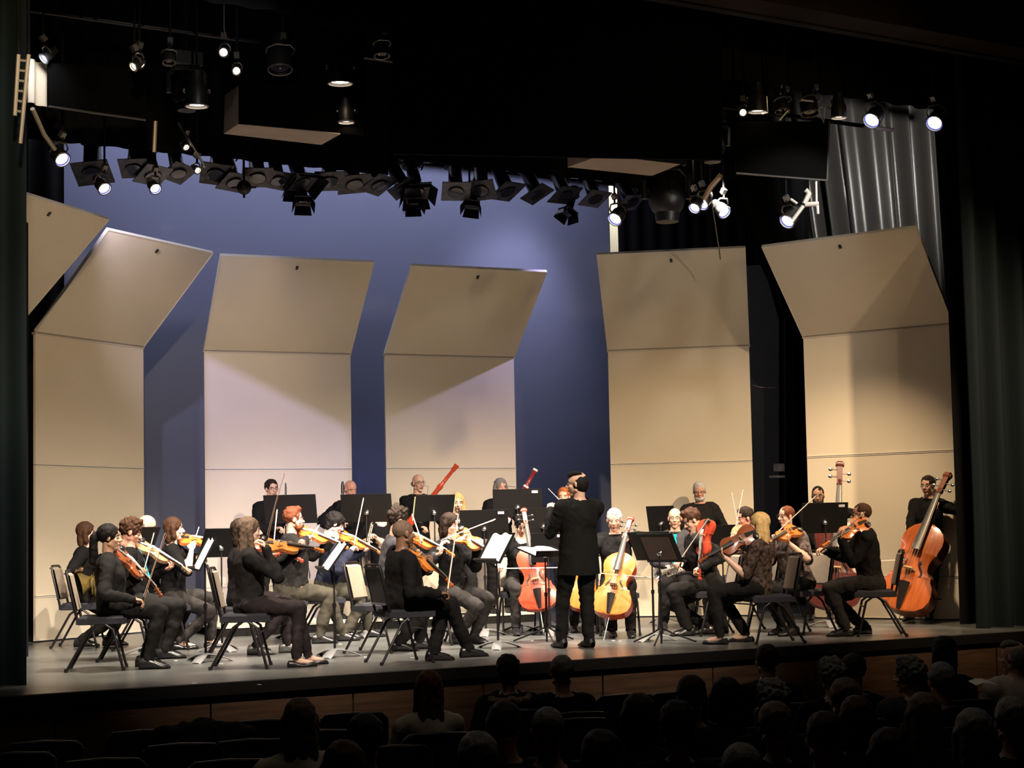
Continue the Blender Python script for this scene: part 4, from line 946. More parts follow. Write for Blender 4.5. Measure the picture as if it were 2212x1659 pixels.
arm('support_pipe', 'tan arm slanting down to the left hanging lamp', [W(70, 235, 14.9), W(95, 290, 15.2), W(118, 322, 15.4)], .022, m_tanpipe)
arm('support_pipe', 'steel arm slanting right between the two small glowing lamps', [W(385, 265, 16.1), W(420, 322, 16.1), W(444, 362, 16.1)], .012)
arm('drop_pipe', 'short bright vertical pipe above the left lamps', [W(336, 262, 15.9), W(333, 328, 15.9)], .02, m_tanpipe)
arm('support_pipe', 'brown slanting arm above the lit pair of lamps', [W(1558, 378, 17.2), W(1535, 405, 17.2), W(1520, 432, 17.2)], .03, mat('rusty_arm', (.28, .19, .12), .5, metal=.3))
arm('hanging_wire', 'thin pale wire dropping behind the fifth shell', [V((W(1536, 425, 18.5).x, W(1536, 425, 18.5).y, 9.6)), W(1536, 425, 18.5), W(1553, 535, 19.6), W(1556, 560, 19.8)], .008)
arm('hanging_wire', 'thin wire dropping to the top left round lamp', [W(484, 0, 15.2), W(484, 60, 15.2), W(486, 80, 15.2)], .006)
r = empty('bracket_arm', W(1740, 450, 16.9), None, 'silver jointed arm holding the lit lamp at right', 'bracket'); o3 = r.location
m_br = mat('bright_aluminium', (.62, .60, .56), .4, metal=.5)
for pts, rr_ in (([(1763, 392), (1764, 440), (1766, 455)], .012), ([(1740, 410), (1748, 418), (1738, 440)], .028), ([(1708, 430), (1722, 440)], .014), ([(1738, 442), (1768, 440)], .026), ([(1735, 445), (1712, 476)], .022), ([(1766, 442), (1767, 462)], .016)):
    b = MB(); b.path([W(x, y, 16.9) for x, y in pts], rr_, 8); b.build('arm_tube', m_br, r, o3)
arm('lamp_bracket', 'bright bracket beside the warm lamp at upper right', [W(1656, 208, 17), W(1658, 244, 17), W(1646, 246, 17)], .010, m_br, 'bracket')
arm('lamp_bracket', 'bright slanting bracket bar right of the warm lamp', [W(1702, 238, 17), W(1684, 260, 17)], .010, m_br, 'bracket')
arm('lamp_bracket', 'folded bright bracket above the black panel edge', [W(1770, 232, 17), W(1781, 232, 17), W(1779, 266, 17), W(1768, 236, 17)], .010, m_br, 'bracket')
arm('lamp_bracket', 'short bright bracket at top of the right lamps', [W(1730, 216, 17), W(1757, 219, 17)], .012, m_br, 'bracket')
arm('lamp_bracket', 'short bright bracket over the upper right lamps', [W(1690, 182, 17), W(1686, 204, 17)], .010, m_br, 'bracket')
# small clutter in the gap at right
b = MB(); c = W(1683, 1010, 21.4); b.box(c, (.12, .08, .10)); b.box(c - Z * .12 - RT * .03, (.2, .08, .03)); tag(b.build('wall_bracket', m_gelpale, None, c), 'small pale bracket on the dark drape in the right gap', 'bracket')
b = MB(); b.path([W(1624, 832, 21.6), W(1645, 837, 21.55), W(1676, 838, 21.6)], .006, 6); tag(b.build('hanging_cable', m_pipe, None, W(1645, 837, 21.6)), 'thin sagging cable across the grey flat in the right gap', 'cable')
# ------------------------------------------------------------------ musicians
# 1 horn player
P = person('seated woman in black with brown bob holding a french horn at far left', 184, 17.6, (188, 1152), -12, look=-5, fem=True, sk='fair', hair=('bob', 'brown'),
           R=(176, 1228, -.12), L=(205, 1238, .0), feet=((238, .0), (176, -.1)), sleeve='half')
seat_for(P, 'banquet chair under the horn player at far left')
c = W(172, 1262, 17.45); r = empty('french_horn', c, None, 'gold french horn in the lap of the player at far left', 'french horn')
b = MB(); D = (az_dir(-150) - Z * .25).normalized(); b.rings([(c + D * .02, .15), (c - D * .03, .125), (c - D * .08, .085), (c - D * .15, .05), (c - D * .24, .03)], 24, caps=False); b.build('bell', m_brass, r, c)
k2 = W(205, 1262, 17.4)
for i, (rr, of) in enumerate(((.13, 0), (.10, .03), (.07, -.03))):
    b = MB(); b.torus(k2 + D * of, rr, .011, (D + V((.2, .2, .2))).normalized(), 24, 6); b.build('tube_coil', m_brass, r, c)
b = MB()
for i in range(3): b.tube(k2 + V((.03 * i - .03, 0, .05)), k2 + V((.03 * i - .03, 0, -.03)), .013)
b.build('valve', m_silver, r, c); b = MB(); b.path([k2 + Z * .12, W(205, 1205, 17.4), W(200, 1172, 17.4)], .006, 6); b.build('mouthpipe', m_brass, r, c)
# 2 front left violinist
P = person('seated young woman in black with a long dark ponytail at front left', 240, 14.4, (238, 1162), -4, look=-8, fem=True, sk='olive', hair=('pony', 'black'),
           L=(308, 1244, .10), R=(303, 1297, -.16), curl=(.8, .7), Lp=Z, feet=((312, .16), (320, -.12)), top=c_char, bot=c_pant, k=1.0)
seat_for(P, 'black-backed banquet chair under the ponytailed woman at front left', back=.07)
play(P, 'violin', 'dark', (322, 1262, .12), (306, 1300, -.16), (357, 1150, -.1), 'the ponytailed woman at front left', nrm=Z + V((.2, -.5, 0)))
# 3 teal shirt violinist
P = person('seated man with curly hair, black jacket open over a teal shirt, second from front left', 288, 15.5, (284, 1150), -4, tilt=18, sk='ruddy', hair=('curly', 'brown'),
           L=(368, 1226, .12), R=(290, 1284, -.1), curl=(.8, .7), Lp=Z, feet=((350, .25), (358, .0)), top=c_black, bot=c_char, tie=c_teal)
seat_for(P, 'banquet chair under the teal-shirted violinist')
play(P, 'violin', 'pale', (398, 1232, .14), (296, 1290, -.12), (333, 1150, -.05), 'the teal-shirted man', nrm=Z + V((.2, -.6, 0)))
# 4 bald man behind
P = person('seated bald man in black looking down behind the curly-haired violinist', 316, 17.0, (318, 1138), -6, tilt=16, sk='light', hair=('fringe', 'ash'),
           L=(362, 1232, .1), R=(356, 1240, -.1), feet=((375, .3), (372, .05)))
seat_for(P, 'banquet chair under the bald man at left')
# 5 woman violinist
P = person('seated woman with long brown hair and crescent pendant playing violin at left', 372, 16.9, (377, 1143), -2, bare=True, fem=True, sk='fair', hair=('bob', 'brown'),
           L=(468, 1166, .15), R=(416, 1176, -.12), curl=(.9, .6), Lp=Z, feet=((456, .12), (390, -.1)), top=c_black, bot=c_greyp, sleeve='half', poleR=V((0, 0, -1)) + _h * -.6, open_neck=True)
seat_for(P, 'banquet chair under the woman with the pendant')
play(P, 'violin', 'orange', (482, 1176, .15), (416, 1180, -.10), (430, 1138, .5), 'the woman with the pendant', nrm=Z + V((.25, -.7, 0)))
# 6 front violinist
P = person('seated woman in charcoal sweater with straight light brown hair at the front, playing violin', 538, 14.3, (541, 1147), 6, bare=True, fem=True, sk='fair', hair=('long', 'ash'),
           L=(655, 1180, .22), R=(569, 1172, -.16), curl=(.9, .7), Lp=Z, feet=((665, .14), (640, -.12)), top=c_char, bot=c_mauve, k=1.0, poleR=-Z + _r0 * .3, hip_z=.54)
seat_for(P, 'tan-backed banquet chair under the front violinist in charcoal', az=4)
play(P, 'violin', 'amber', (668, 1188, .2), (574, 1166, -.14), (612, 1020, -.22), 'the front woman in charcoal', nrm=Z + V((.2, -.7, 0)), tail=(562, 1176, .02))
# 7 desk partner
P = person('seated woman in black with dark hair half hidden behind the front woman in charcoal', 520, 15.8, (524, 1148), 2, fem=True, sk='fair', hair=('bob', 'dark'),
           L=(632, 1206, .15), R=(584, 1226, -.1), curl=(.9, .7), Lp=Z, feet=((620, .2), (552, -.05)), bot=c_mauve, shoe=c_shoe2)
seat_for(P, 'banquet chair behind the front woman in charcoal')
play(P, 'violin', 'red', (650, 1212, .15), (586, 1230, -.1), (597, 1118, .1), 'the hidden desk partner', nrm=Z + V((.2, -.7, 0)))
# 8 red beard
P = person('seated stout man with red hair, beard and glasses in dark shirt and grey tie', 622, 17.4, (635, 1122), 4, k=1.04, fat=1.32, sk='light', hair=('quiff', 'auburn'), beard=('beard', 'auburn'), glasses=True,
           L=(726, 1166, .18), R=(664, 1160, -.14), curl=(.9, .6), Lp=Z, feet=((740, .25), (690, -.1)), top=c_char, bot=c_khaki, tie=c_tie, poleR=-Z * .3 - _h)
seat_for(P, 'banquet chair under the red-bearded man')
play(P, 'violin', 'orange', (744, 1182, .16), (668, 1164, -.14), (690, 1134, .45), 'the red-bearded man', nrm=Z + V((.25, -.8, 0)))
# 9 black mop
P = person('seated young man with a black mop of hair bent over his violin', 704, 18.0, (724, 1132), 6, tilt=26, sk='fair', hair=('mop', 'black'),
           L=(794, 1186, .2), R=(762, 1184, -.14), curl=(.9, .7), Lp=Z, feet=((796, .25), (748, -.05)), top=c_blue, bot=c_khaki)
seat_for(P, 'banquet chair under the young man with the black mop of hair')
play(P, 'violin', 'orange', (806, 1190, .2), (764, 1180, -.14), (780, 1102, .1), 'the man with the black mop of hair', nrm=Z + V((.25, -.8, 0)))
# 10..11 clarinets at the back
P10 = person('standing man with dark hair and glasses behind the left black music stand', 582, 19.9, (587, 1057), -66, z0=.12, stand=True, k=.93, sk='light', hair=('short', 'dark'), glasses=True, L=(620, 1118, -.22), R=(606, 1140, -.22), curl=(.9, .9))
P11 = person('standing bald man in black behind the second black music stand', 748, 20.3, (757, 1058), -60, z0=.12, stand=True, k=.93, sk='ruddy', hair=('fringe', 'dark'), tilt=16, L=(744, 1130, -.2), R=(736, 1150, -.2), curl=(.9, .9))
def tubewind(name, cat, a, b_, label, m=None, keys=10, r0=.012, r1=.016, bell=.03):
    r = empty(name, a, None, label, cat); u = (b_ - a); L = u.length; u.normalize(); b = MB()
    b.rings([(a, r0 * .6), (a + u * .05, r0), (a + u * L * .9, r1), (b_, bell)], 12); b.build('tube', m or m_ebony, r, a)
    b = MB(); sd = u.cross(FW).normalized()
    for i in range(keys):
        p = a + u * L * (.15 + .7 * i / keys); b.ell(p - FW * r1 * 1.1 + sd * .006 * (-1) ** i, (.008, .008, .008), None, 7, 5)
    b.path([a + u * L * .2 + sd * r1 * 1.2, a + u * L * .8 + sd * r1 * 1.3], .003, 5); b.build('keywork', m_silver, r, a)
    return r
tubewind('clarinet', 'clarinet', W(617, 1043, 19.5), W(619, 1160, 19.4), 'black clarinet tip standing up behind the left music stand')
tubewind('bass_clarinet', 'clarinet', W(740, 1040, 19.9), W(741, 1165, 19.8), 'black bass clarinet held in front of the bald wind player', r0=.02, r1=.022)
# 12 woman with short hair
P = person('seated woman with short auburn hair in a black scoop-neck top', 828, 20.0, (824, 1100), -70, look=-30, z0=.12, fem=True, sk='fair', hair=('short', 'auburn'), open_neck=True, L=(806, 1155, -.25), R=(792, 1165, -.25), curl=(.9, .9), sleeve='half')
seat_for(P, 'banquet chair on the riser under the short-haired woman')
tubewind('clarinet', 'clarinet', W(806, 1118, 19.75), W(788, 1190, 19.6), 'silver-keyed clarinet held by the short-haired woman', m_brass)
# 13 grey jacket
P = person('seated man in grey jacket with dark curly hair, hidden behind the dark-suited violinist', 834, 15.9, (862, 1126), 14, tilt=10, sk='light', hair=('curly', 'dark'),
           L=(950, 1196, .1), R=(896, 1190, -.05), curl=(.9, .7), Lp=Z, feet=((905, .25), (862, -.02)), top=c_grey, bot=c_pant)
chair(P['hip'] - _r0 * .06, -16, 'empty-looking tan-backed chair beside the grey-jacketed man')
play(P, 'violin', 'orange', (985, 1204, .15), (912, 1172, -.05), (898, 1132, .3), 'the man in the grey jacket', nrm=Z + V((.2, -.8, 0)))
# 14 dark suit front
P = person('seated man in black suit with cropped hair at the front, legs crossed', 862, 14.5, (873, 1153), 20, look=24, sk='dark', hair=('crew', 'ash'),
           L=(930, 1216, .18), R=(962, 1282, -.12), curl=(.9, .9), Lp=Z, feet=((938, .05), (1012, .12, .02)), top=c_black, bot=c_black, k=1.02, fat=1.2, poleR=-Z - _h * .3)
seat_for(P, 'dark banquet chair under the man in black suit at the front', back=-.05)
play(P, 'violin', 'amber', (950, 1244, .2), (966, 1284, -.14), (992, 1096, .1), 'the man in black suit at the front', nrm=Z + V((.2, -.8, 0)))
# 15 old bassoonist
P15 = person('standing elderly bald man with glasses in black holding a bright red bassoon', 900, 20.7, (904, 1044), -78, look=-60, z0=.12, stand=True, k=.93, sk='light', hair=('fringe', 'grey'), glasses=True, L=(938, 1092, -.25), R=(918, 1140, -.25), curl=(.9, .9), tie=c_tie)
def bassoon(a, b_, label, m, jm):
    r = empty('bassoon', a, None, label, 'bassoon'); u = (b_ - a); L = u.length; u.normalize(); sd = u.cross(FW).normalized()
    b = MB(); b.rings([(a, .034), (a + u * L * .60, .030), (a + u * L * .62, .036), (a + u * L * .66, .036), (a + u * L * .68, .025), (a + u * L * .9, .022), (a + u * L * .92, .030), (b_, .032)], 14); b.rings([(a + sd * .04, .026), (a + u * L * .45 + sd * .04, .02)], 10); b.build('body', m, r, a)
    b = MB(); b.tube(a + u * L * .63, a + u * L * .665, .037, None, 14); b.tube(b_ - u * .02, b_ + u * .004, .034, None, 14); b.tube(a - u * .05, a + u * .01, .04, None, 12); b.build('ring', jm, r, a)
    b = MB(); b.path([a + u * L * .42 + sd * .04, a + u * L * .55 + sd * .12, a + u * L * .50 + sd * .20 - FW * .05], .004, 6); b.build('crook', m_silver, r, a)
    b = MB(); [b.ell(a + u * L * (.1 + .08 * i) - FW * .034, (.010, .010, .010), None, 7, 5) for i in range(9)]; b.build('keywork', m_silver, r, a)
bassoon(W(885, 1135, 20.25), W(987, 1005, 20.35), 'bright red bassoon held by the elderly man with glasses', m_bassoon, m_bassoon)
# 16 blonde oboist
P = person('seated woman with long blonde hair playing an oboe', 990, 20.2, (989, 1086), -84, z0=.12, hip_z=.68, fem=True, sk='fair', hair=('long', 'blonde'), tilt=8, L=(996, 1124, -.33), R=(994, 1140, -.36), curl=(.9, .9))
seat_for(P, 'banquet chair on the riser under the blonde oboist')
tubewind('oboe', 'oboe', W(991, 1098, 20.02), W(997, 1160, 19.65), 'black oboe played by the blonde woman')
# 17 dark haired violinist
P = person('seated woman with dark brown hair in layered black clothes playing violin near the centre', 978, 16.9, (973, 1134), -42, look=-35, tilt=10, fem=True, sk='fair', hair=('bob', 'dark'),
           L=(1030, 1178, -.18), R=(956, 1172, -.22), curl=(.9, .6), Lp=Z, feet=((1024, -.1), (985, -.15)), bot=c_greyp, top=c_black, skirt=False)
seat_for(P, 'banquet chair under the dark-haired violinist near the centre')
play(P, 'violin', 'orange', (1046, 1186, -.3), (954, 1166, -.25), (1050, 1129, -.1), 'the dark-haired woman near the centre', nrm=Z * .6 - _h * .8, tail=(984, 1150, -.10))
# 18 grey-haired bassoonist
P = person('standing person with long wavy grey hair holding a dark red bassoon', 1078, 20.9, (1082, 1054), -70, z0=.12, stand=True, k=.93, sk='ruddy', hair=('long', 'grey'), L=(1118, 1110, -.25), R=(1095, 1150, -.25), curl=(.9, .9))
bassoon(W(1098, 1120, 20.5), W(1157, 1014, 20.6), 'dark red bassoon with white rings held by the grey-haired player', m_bassoon2, m_sticker)
# 19 cellist woman
P = person('seated woman with dark curly bun playing a red cello', 1122, 18.5, (1127, 1136), -82, tilt=24, fem=True, sk='fair', hair=('bun', 'black'),
           L=(1152, 1163, -.26), R=(1078, 1222, -.5), curl=(.9, .7), Lp=-FW, feet=((1182, -.30), (1114, -.42)), open_neck=True, poleL=_r0, poleR=-_r0 - Z * .4, top=c_black, bot=c_greyp)
seat_for(P, 'banquet chair under the woman cellist')
e = G(1176, 17.9, 0.0); s = W(1134, 1118, 18.42); u = (s - e).normalized()
strings('cello', e + u * .29, s, (-FW + Z * .45 - _r0 * .05), 'red', 'red cello played by the woman with the dark bun')
bow(W(1078, 1228, 17.85), W(1200, 1226, 17.75), FW, "bow drawn across the red cello", .70, "bows in the players' hands")
# 20 conductor
P = person('conductor, balding man in a long black tailcoat with raised hands and his back turned', 1250, 15.9, (1246, 1046), 118, look=172, stand=True, k=1.03, sk='light', hair=('balding', 'black'), top=c_suit, bot=c_suit, tails=True,
           L=(1190, 1092, .18), R=(1222, 1094, .42), curl=(.8, .9), Lp=-Z, Rp=-Z, feet=((1212, .0), (1272, -.02)), glasses=True, poleL=-Z * 1 - _r0 * .3, poleR=-Z, fat=1.12, shoulder=1.08)
b = MB(); a_, c_ = W(1214, 1086, 16.32), W(1184, 1055, 16.4); b.rings([(a_ - (c_ - a_) * .1, .009), (a_, .004), (c_, .002)], 6); tag(b.build('baton', m_bowhair, None, a_), 'white baton in the conductor\'s hand', 'baton')
# 21 flautist
P = person('standing red-haired player mostly hidden behind the conductor\'s raised arm', 1228, 20.6, (1218, 1074), -100, z0=0, stand=True, k=.96, sk='light', hair=('short', 'red'), L=(1242, 1104, -.3), R=(1205, 1108, -.3), curl=(.8, .8))
# 22 cellist man
P = person('seated white-haired man playing an orange cello right of the conductor', 1334, 17.8, (1327, 1124), -84, look=-92, tilt=10, sk='light', hair=('short', 'white'),
           L=(1350, 1158, -.22), R=(1270, 1238, -.45), curl=(.9, .7), Lp=-FW, feet=((1362, -.5), (1322, -.38)), top=c_black, bot=c_pant, poleL=_r0 + Z * .0, poleR=-_r0 - Z * .4)
seat_for(P, 'tan-backed banquet chair under the white-haired cellist')
e = G(1304, 17.0, 0.0); s = W(1366, 1112, 17.75); u = (s - e).normalized()
strings('cello', e + u * .27, s, (-FW + Z * .35 - _r0 * .28), 'cello', 'amber cello played by the white-haired man')
bow(W(1268, 1236, 17.0), W(1392, 1246, 17.0), FW, 'bow of the white-haired cellist', .70, "bows in the players' hands")
# cellist behind the conductor
P = person('seated cellist almost hidden behind the conductor', 1262, 18.9, (1262, 1126), -88, fem=True, sk='light', hair=('bob', 'dark'), L=(1272, 1160, -.25), R=(1228, 1240, -.4), curl=(.9, .7), poleL=_r0)
seat_for(P, 'banquet chair behind the conductor')
e = G(1262, 18.0, 0); s = W(1270, 1112, 18.6); u = (s - e).normalized(); strings('cello', e + u * .27, s, (-FW + Z * .35), 'cello', 'amber cello half hidden behind the conductor')
# 23 teal tie
P = person('seated balding man with glasses in grey shirt and teal tie', 1462, 19.0, (1458, 1120), -92, sk='light', hair=('fringe', 'grey'), glasses=True, L=(1478, 1222, -.3), R=(1446, 1224, -.3), curl=(.8, .8), top=c_grey, tie=c_tealtie)
seat_for(P, 'banquet chair under the man with the teal tie')
r = empty('flugelhorn', W(1445, 1232, 18.3), None, 'silver brass horn lying in the lap of the man with the teal tie', 'horn'); o3 = r.location
a_, c_ = W(1421, 1240, 18.1), W(1486, 1214, 18.35); u = (c_ - a_).normalized(); b = MB(); b.rings([(a_, .075), (a_ + u * .03, .05), (a_ + u * .09, .028), (a_ + u * .2, .016), (c_, .008)], 18, caps=False); b.build('bell', m_silver, r, o3)
b = MB(); b.path([a_ + u * .12 + Z * .01, a_ + u * .14 - Z * .07, a_ + u * .38 - Z * .07, a_ + u * .40 + Z * .01], .009, 8); b.build('tuning_slide', m_silver, r, o3)
b = MB(); [b.tube(a_ + u * (.20 + .035 * i) + Z * .05, a_ + u * (.20 + .035 * i) - Z * .06, .014) for i in range(3)]; b.build('valve', m_silver, r, o3)
# 24 violist bending
P = person('seated man with brown hair bending over an upright-held viola', 1532, 17.5, (1494, 1124), 196, look=200, tilt=30, sk='light', hair=('quiff', 'brown'), beard=('goatee', 'brown'),
           L=(1504, 1230, -.28), R=(1464, 1214, -.05), curl=(.9, .8), feet=((1485, -.12), (1524, .10)), top=c_char, bot=c_pant, poleL=_r0 - Z * .5)
seat_for(P, 'banquet chair under the bending violist')
play(P, 'viola', 'red', (1511, 1262, -.32), (1468, 1210, -.15), (1506, 1155, -.34), 'the bending man', nrm=-_r0 * .8 - _h * .7, tail=(1528, 1122, -.16), blen=.7)
# 25 white beard standing
P = person('standing white-haired, white-bearded man in a loose black shirt behind the violas', 1516, 21.0, (1511, 1062), -90, stand=True, k=1.04, fat=1.2, sk='ruddy', hair=('short', 'white'), beard=('beard', 'white'), glasses=True, tilt=10,
           L=(1590, 1182, -.32), R=(1440, 1190, -.32), top=c_char, poleL=-Z + _r0 * .5 + FW, poleR=-Z - _r0 * .5 + FW)
# 26 blonde violist front
P = person('seated woman with long blonde hair and lace top playing viola, seen from behind at right', 1640, 16.1, (1638, 1134), 166, look=174, bare=True, fem=True, sk='light', hair=('long', 'blonde'),
           L=(1556, 1194, -.1), R=(1600, 1190, .2), curl=(.9, .6), Lp=Z, feet=((1556, -.10), (1612, .14)), top=c_lace, bot=c_pant, sleeve='half', poleL=-Z)
seat_for(P, 'tan-backed banquet chair under the blonde violist at right', az=186, back=.09)
play(P, 'viola', 'dark', (1530, 1204, -.12), (1606, 1192, .15), (1590, 1112, .1), 'the blonde woman in lace', nrm=-_h * .75 + Z * .45 , tail=(1634, 1148, -.06))
# 27 man behind her
P = person('seated man with dark hair and goatee behind the blonde violist', 1616, 18.0, (1608, 1120), -150, tilt=8, sk='ruddy', hair=('short', 'dark'), beard=('goatee', 'dark'), L=(1594, 1194, -.25), R=(1580, 1176, -.1), curl=(.9, .7), Lp=Z, top=c_char)
seat_for(P, 'banquet chair behind the blonde violist')
play(P, 'viola', 'pale', (1560, 1196, -.3), (1582, 1176, -.1), (1594, 1115, -.1), 'the man with the goatee', nrm=Z - _h * .6)
# 28 floral sleeves
P = person('seated woman with tied-back blonde hair, glasses and paisley sleeves playing violin at right', 1728, 17.4, (1698, 1116), -138, look=-140, fem=True, fat=1.25, sk='fair', hair=('crew', 'auburn'), glasses=True,
           L=(1696, 1166, -.32), R=(1672, 1158, -.12), curl=(.9, .7), Lp=Z, feet=((1712, -.3), (1690, -.1)), top=c_floral, bot=c_pant, sleeve='half')
seat_for(P, 'banquet chair under the woman with paisley sleeves')
play(P, 'violin', 'orange', (1672, 1168, -.42), (1672, 1156, -.22), (1742, 1090, -.34), 'the woman with paisley sleeves', nrm=Z * .7 - _h * .7, tail=(1722, 1142, -.12))
# 29 bassist
P = person('standing bearded young man with glasses behind a dark double bass', 1768, 20.0, (1767, 1071), -92, stand=True, k=.95, sk='olive', hair=('crew', 'black'), beard=('beard', 'black'), glasses=True, tilt=8, L=(1806, 1110, -.2), R=(1775, 1205, -.45), curl=(.9, .7), Lp=-FW, poleL=_r0, poleR=-_r0)
e = G(1796, 19.2, 0.0); s = W(1812, 1034, 19.55); u = (s - e).normalized(); strings('bass', e + u * .15, s, (-FW + Z * .1 - _r0 * .1), 'bassd', 'dark double bass behind the violinists at right')
# 30 right violinist
P = person('seated man with cropped brown hair and glasses in black shirt playing violin at far right', 1882, 16.9, (1860, 1112), 186, look=184, sk='light', hair=('crew', 'brown'), glasses=True, k=1.02,
           L=(1812, 1154, -.16), R=(1774, 1186, .02), curl=(.9, .7), Lp=Z, feet=((1826, -.12), (1866, .14)), top=c_black, bot=c_char, poleL=-Z)
seat_for(P, 'banquet chair under the violinist at far right')
play(P, 'violin', 'orange', (1792, 1172, -.22), (1776, 1188, -.02), (1868, 1106, -.26), 'the man at far right', nrm=Z * .6 - _h * .75, tail=(1872, 1126, -.06))
# 31 bassist right
P = person('standing dark-haired man with glasses in black at far right beside a rust double bass', 2004, 19.4, (2004, 1050), -112, look=-116, stand=True, k=.98, sk='light', hair=('short', 'dark'), glasses=True,
           L=(2020, 1090, -.22), R=(1966, 1198, -.42), curl=(.9, .7), Lp=-FW, feet=((2010, .15), (1965, -.02)), poleL=_r0 * 1.2 - Z * .3, poleR=-_r0)
e = G(1938, 18.75, 0.0); s = W(2064, 990, 19.3); u = (s - e).normalized()
strings('bass', e + u * .14, s, (-FW * .75 - _r0 * .62 + Z * .05), 'bass', 'large rust-coloured double bass at far right')
bow(W(1962, 1208, 18.75), W(1890, 1212, 18.7), FW, 'bow of the far right bassist', .72, "bows in the players' hands")
c = G(2024, 19.55, 0); r = empty('wooden_stool', c, None, 'tall wooden stool behind the far right bassist', 'stool')
b = MB(); b.tube(c + Z * .70, c + Z * .74, .17, None, 20); b.build('seat', m_wood_stool, r, c)
for i in range(4):
    D = az_dir(45 + 90 * i); b = MB(); b.tube(c + D * .12 + Z * .7, c + D * .20, .017, None, 8); b.build('leg', m_wood_stool, r, c)
b = MB(); [b.tube(c + az_dir(45 + 90 * i) * .175 + Z * .25, c + az_dir(135 + 90 * i) * .175 + Z * .25, .011, None, 6) for i in range(4)]; b.build('rung', m_wood_stool, r, c)

# ------------------------------------------------------------------ music stands
stand('music stand seen edge-on with white pages before the front left violinists', 442, 1198, 15.1, 199, 27, sheet='ww', sheet_label='white pages on the leftmost edge-on stand')
stand('black music stand with folder beside the woman with the pendant', 478, 1173, 16.5, 128, 30, w=.42, sheet='w', sheet_label='pages on the stand beside the woman with the pendant', sw=.36)
stand('music stand with tilted white pages before the red-bearded man', 722, 1203, 15.4, 197, 36, sheet='ww', sheet_label='tilted white pages before the red-bearded man')
stand('wide black music stand before the dark-haired man at back left', 627, 1100, 18.3, 82, 16, w=.60, z0=0)
stand('black music stand before the bald wind player', 792, 1098, 18.4, 82, 18, w=.58)
stand('black music stand with cream folder before the elderly bassoonist', 938, 1098, 18.6, 108, 26, w=.46, sheet='y', sheet_label='cream folder on the elderly bassoonist\'s stand', sw=.5)
stand('black music stand with white sticker behind the dark-haired centre violinist', 1046, 1133, 18.2, 85, 14, w=.54, stick=True)
stand('black music stand with white sticker before the grey-haired bassoonist', 1118, 1087, 18.9, 86, 12, w=.57, stick=True)
stand('black music stand right of the woman cellist, upper one', 1174, 1128, 18.8, 86, 12, w=.40)
stand('black music stand right of the woman cellist, lower one', 1184, 1183, 18.0, 88, 12, w=.38, stick=True)
stand('music stand with brightly lit white pages left of the woman cellist', 1072, 1184, 16.1, 206, 30, w=.54, sheet='ww', sheet_label='brightly lit pages left of the woman cellist', stick=True)
stand('conductor\'s low tripod music stand with open score', 1172, 1192, 17.0, -50, 74, w=.5, h=.36, base='tripod', sheet='ww', sheet_label='open score on the conductor\'s stand')
stand('black music stand right of the white-haired cellist, rear one', 1408, 1180, 16.8, 48, 28, w=.52)
stand('tripod music stand with painted brown sheen right of the white-haired cellist', 1424, 1184, 16.35, 44, 30, w=.46, base='tripod', brown=True)
stand('black music stand left of the man with the teal tie', 1428, 1122, 19.8, 60, 14, w=.36)
stand('black music stand under the bearded man\'s left hand', 1560, 1164, 18.9, 80, 16, w=.36)
stand('large black music stand with white sticker before the bearded bassist', 1782, 1119, 18.6, 92, 18, w=.52, h=.36, stick=True)
stand('small black music stand before the bald man at left', 314, 1172, 16.3, 150, 24, w=.3)

# ------------------------------------------------------------------ audience
YH = lambda px: 1155.4 - .0195 * (px - 1106)
def aud_seat(loc, label, first=[None]):
    if first[0] is None:
        r = empty('auditorium_seat', (0, 0, 0)); first[0] = r
        b = MB(); P = []
        for i in range(9):
            y = -.235 + .47 * i / 8; c = .02 * math.cos(y * 6); e = .03 * (1 if i in (0, 8) else 0)
            P.append([V((-.22 + c * .5, y, .42)), V((-.27 - c, y, .80)), V((-.285 - c, y, .965 - e)), V((-.30 - c, y, .98 - e))])
        b.grid(P); b.grid([[p - V((.055, 0, .0)) for p in q][::-1] for q in P]); b.grid([[q[-1], q[-1] - V((.055, 0, 0))] for q in P]); b.build('backrest', mat('teal_black_seat_cloth', (.012, .016, .017), .7), r)
        b = MB(); b.path([V((-.33, -.24, .55)), V((-.345, -.24, .93)), V((-.345, -.20, .972)), V((-.36, 0, .985)), V((-.345, .20, .972)), V((-.345, .24, .93)), V((-.33, .24, .55))], .010, 6); b.build('back_trim', mat('worn_metal_trim', (.16, .16, .155), .35, metal=.6), r)
        b = MB(); b.box((.02, 0, .42), (.46, .46, .08)); b.build('seat', mat('teal_black_seat_cloth', (), 0), r)
        for s in (-1, 1):
            b = MB(); b.box((-.03, s * .265, .62), (.36, .05, .03)); b.build('armrest', m_ebony, r); b = MB(); b.box((-.05, s * .265, .30), (.25, .03, .6)); b.build('side_frame', m_frame, r)
        o = r
    else: o = copy_tree(first[0])
    F = az_dir(104); o.location = (loc[0], loc[1], -1.1); o.rotation_euler = (0, 0, math.atan2(F.y, F.x)); return tag(o, label, 'seat', 'auditorium seats')
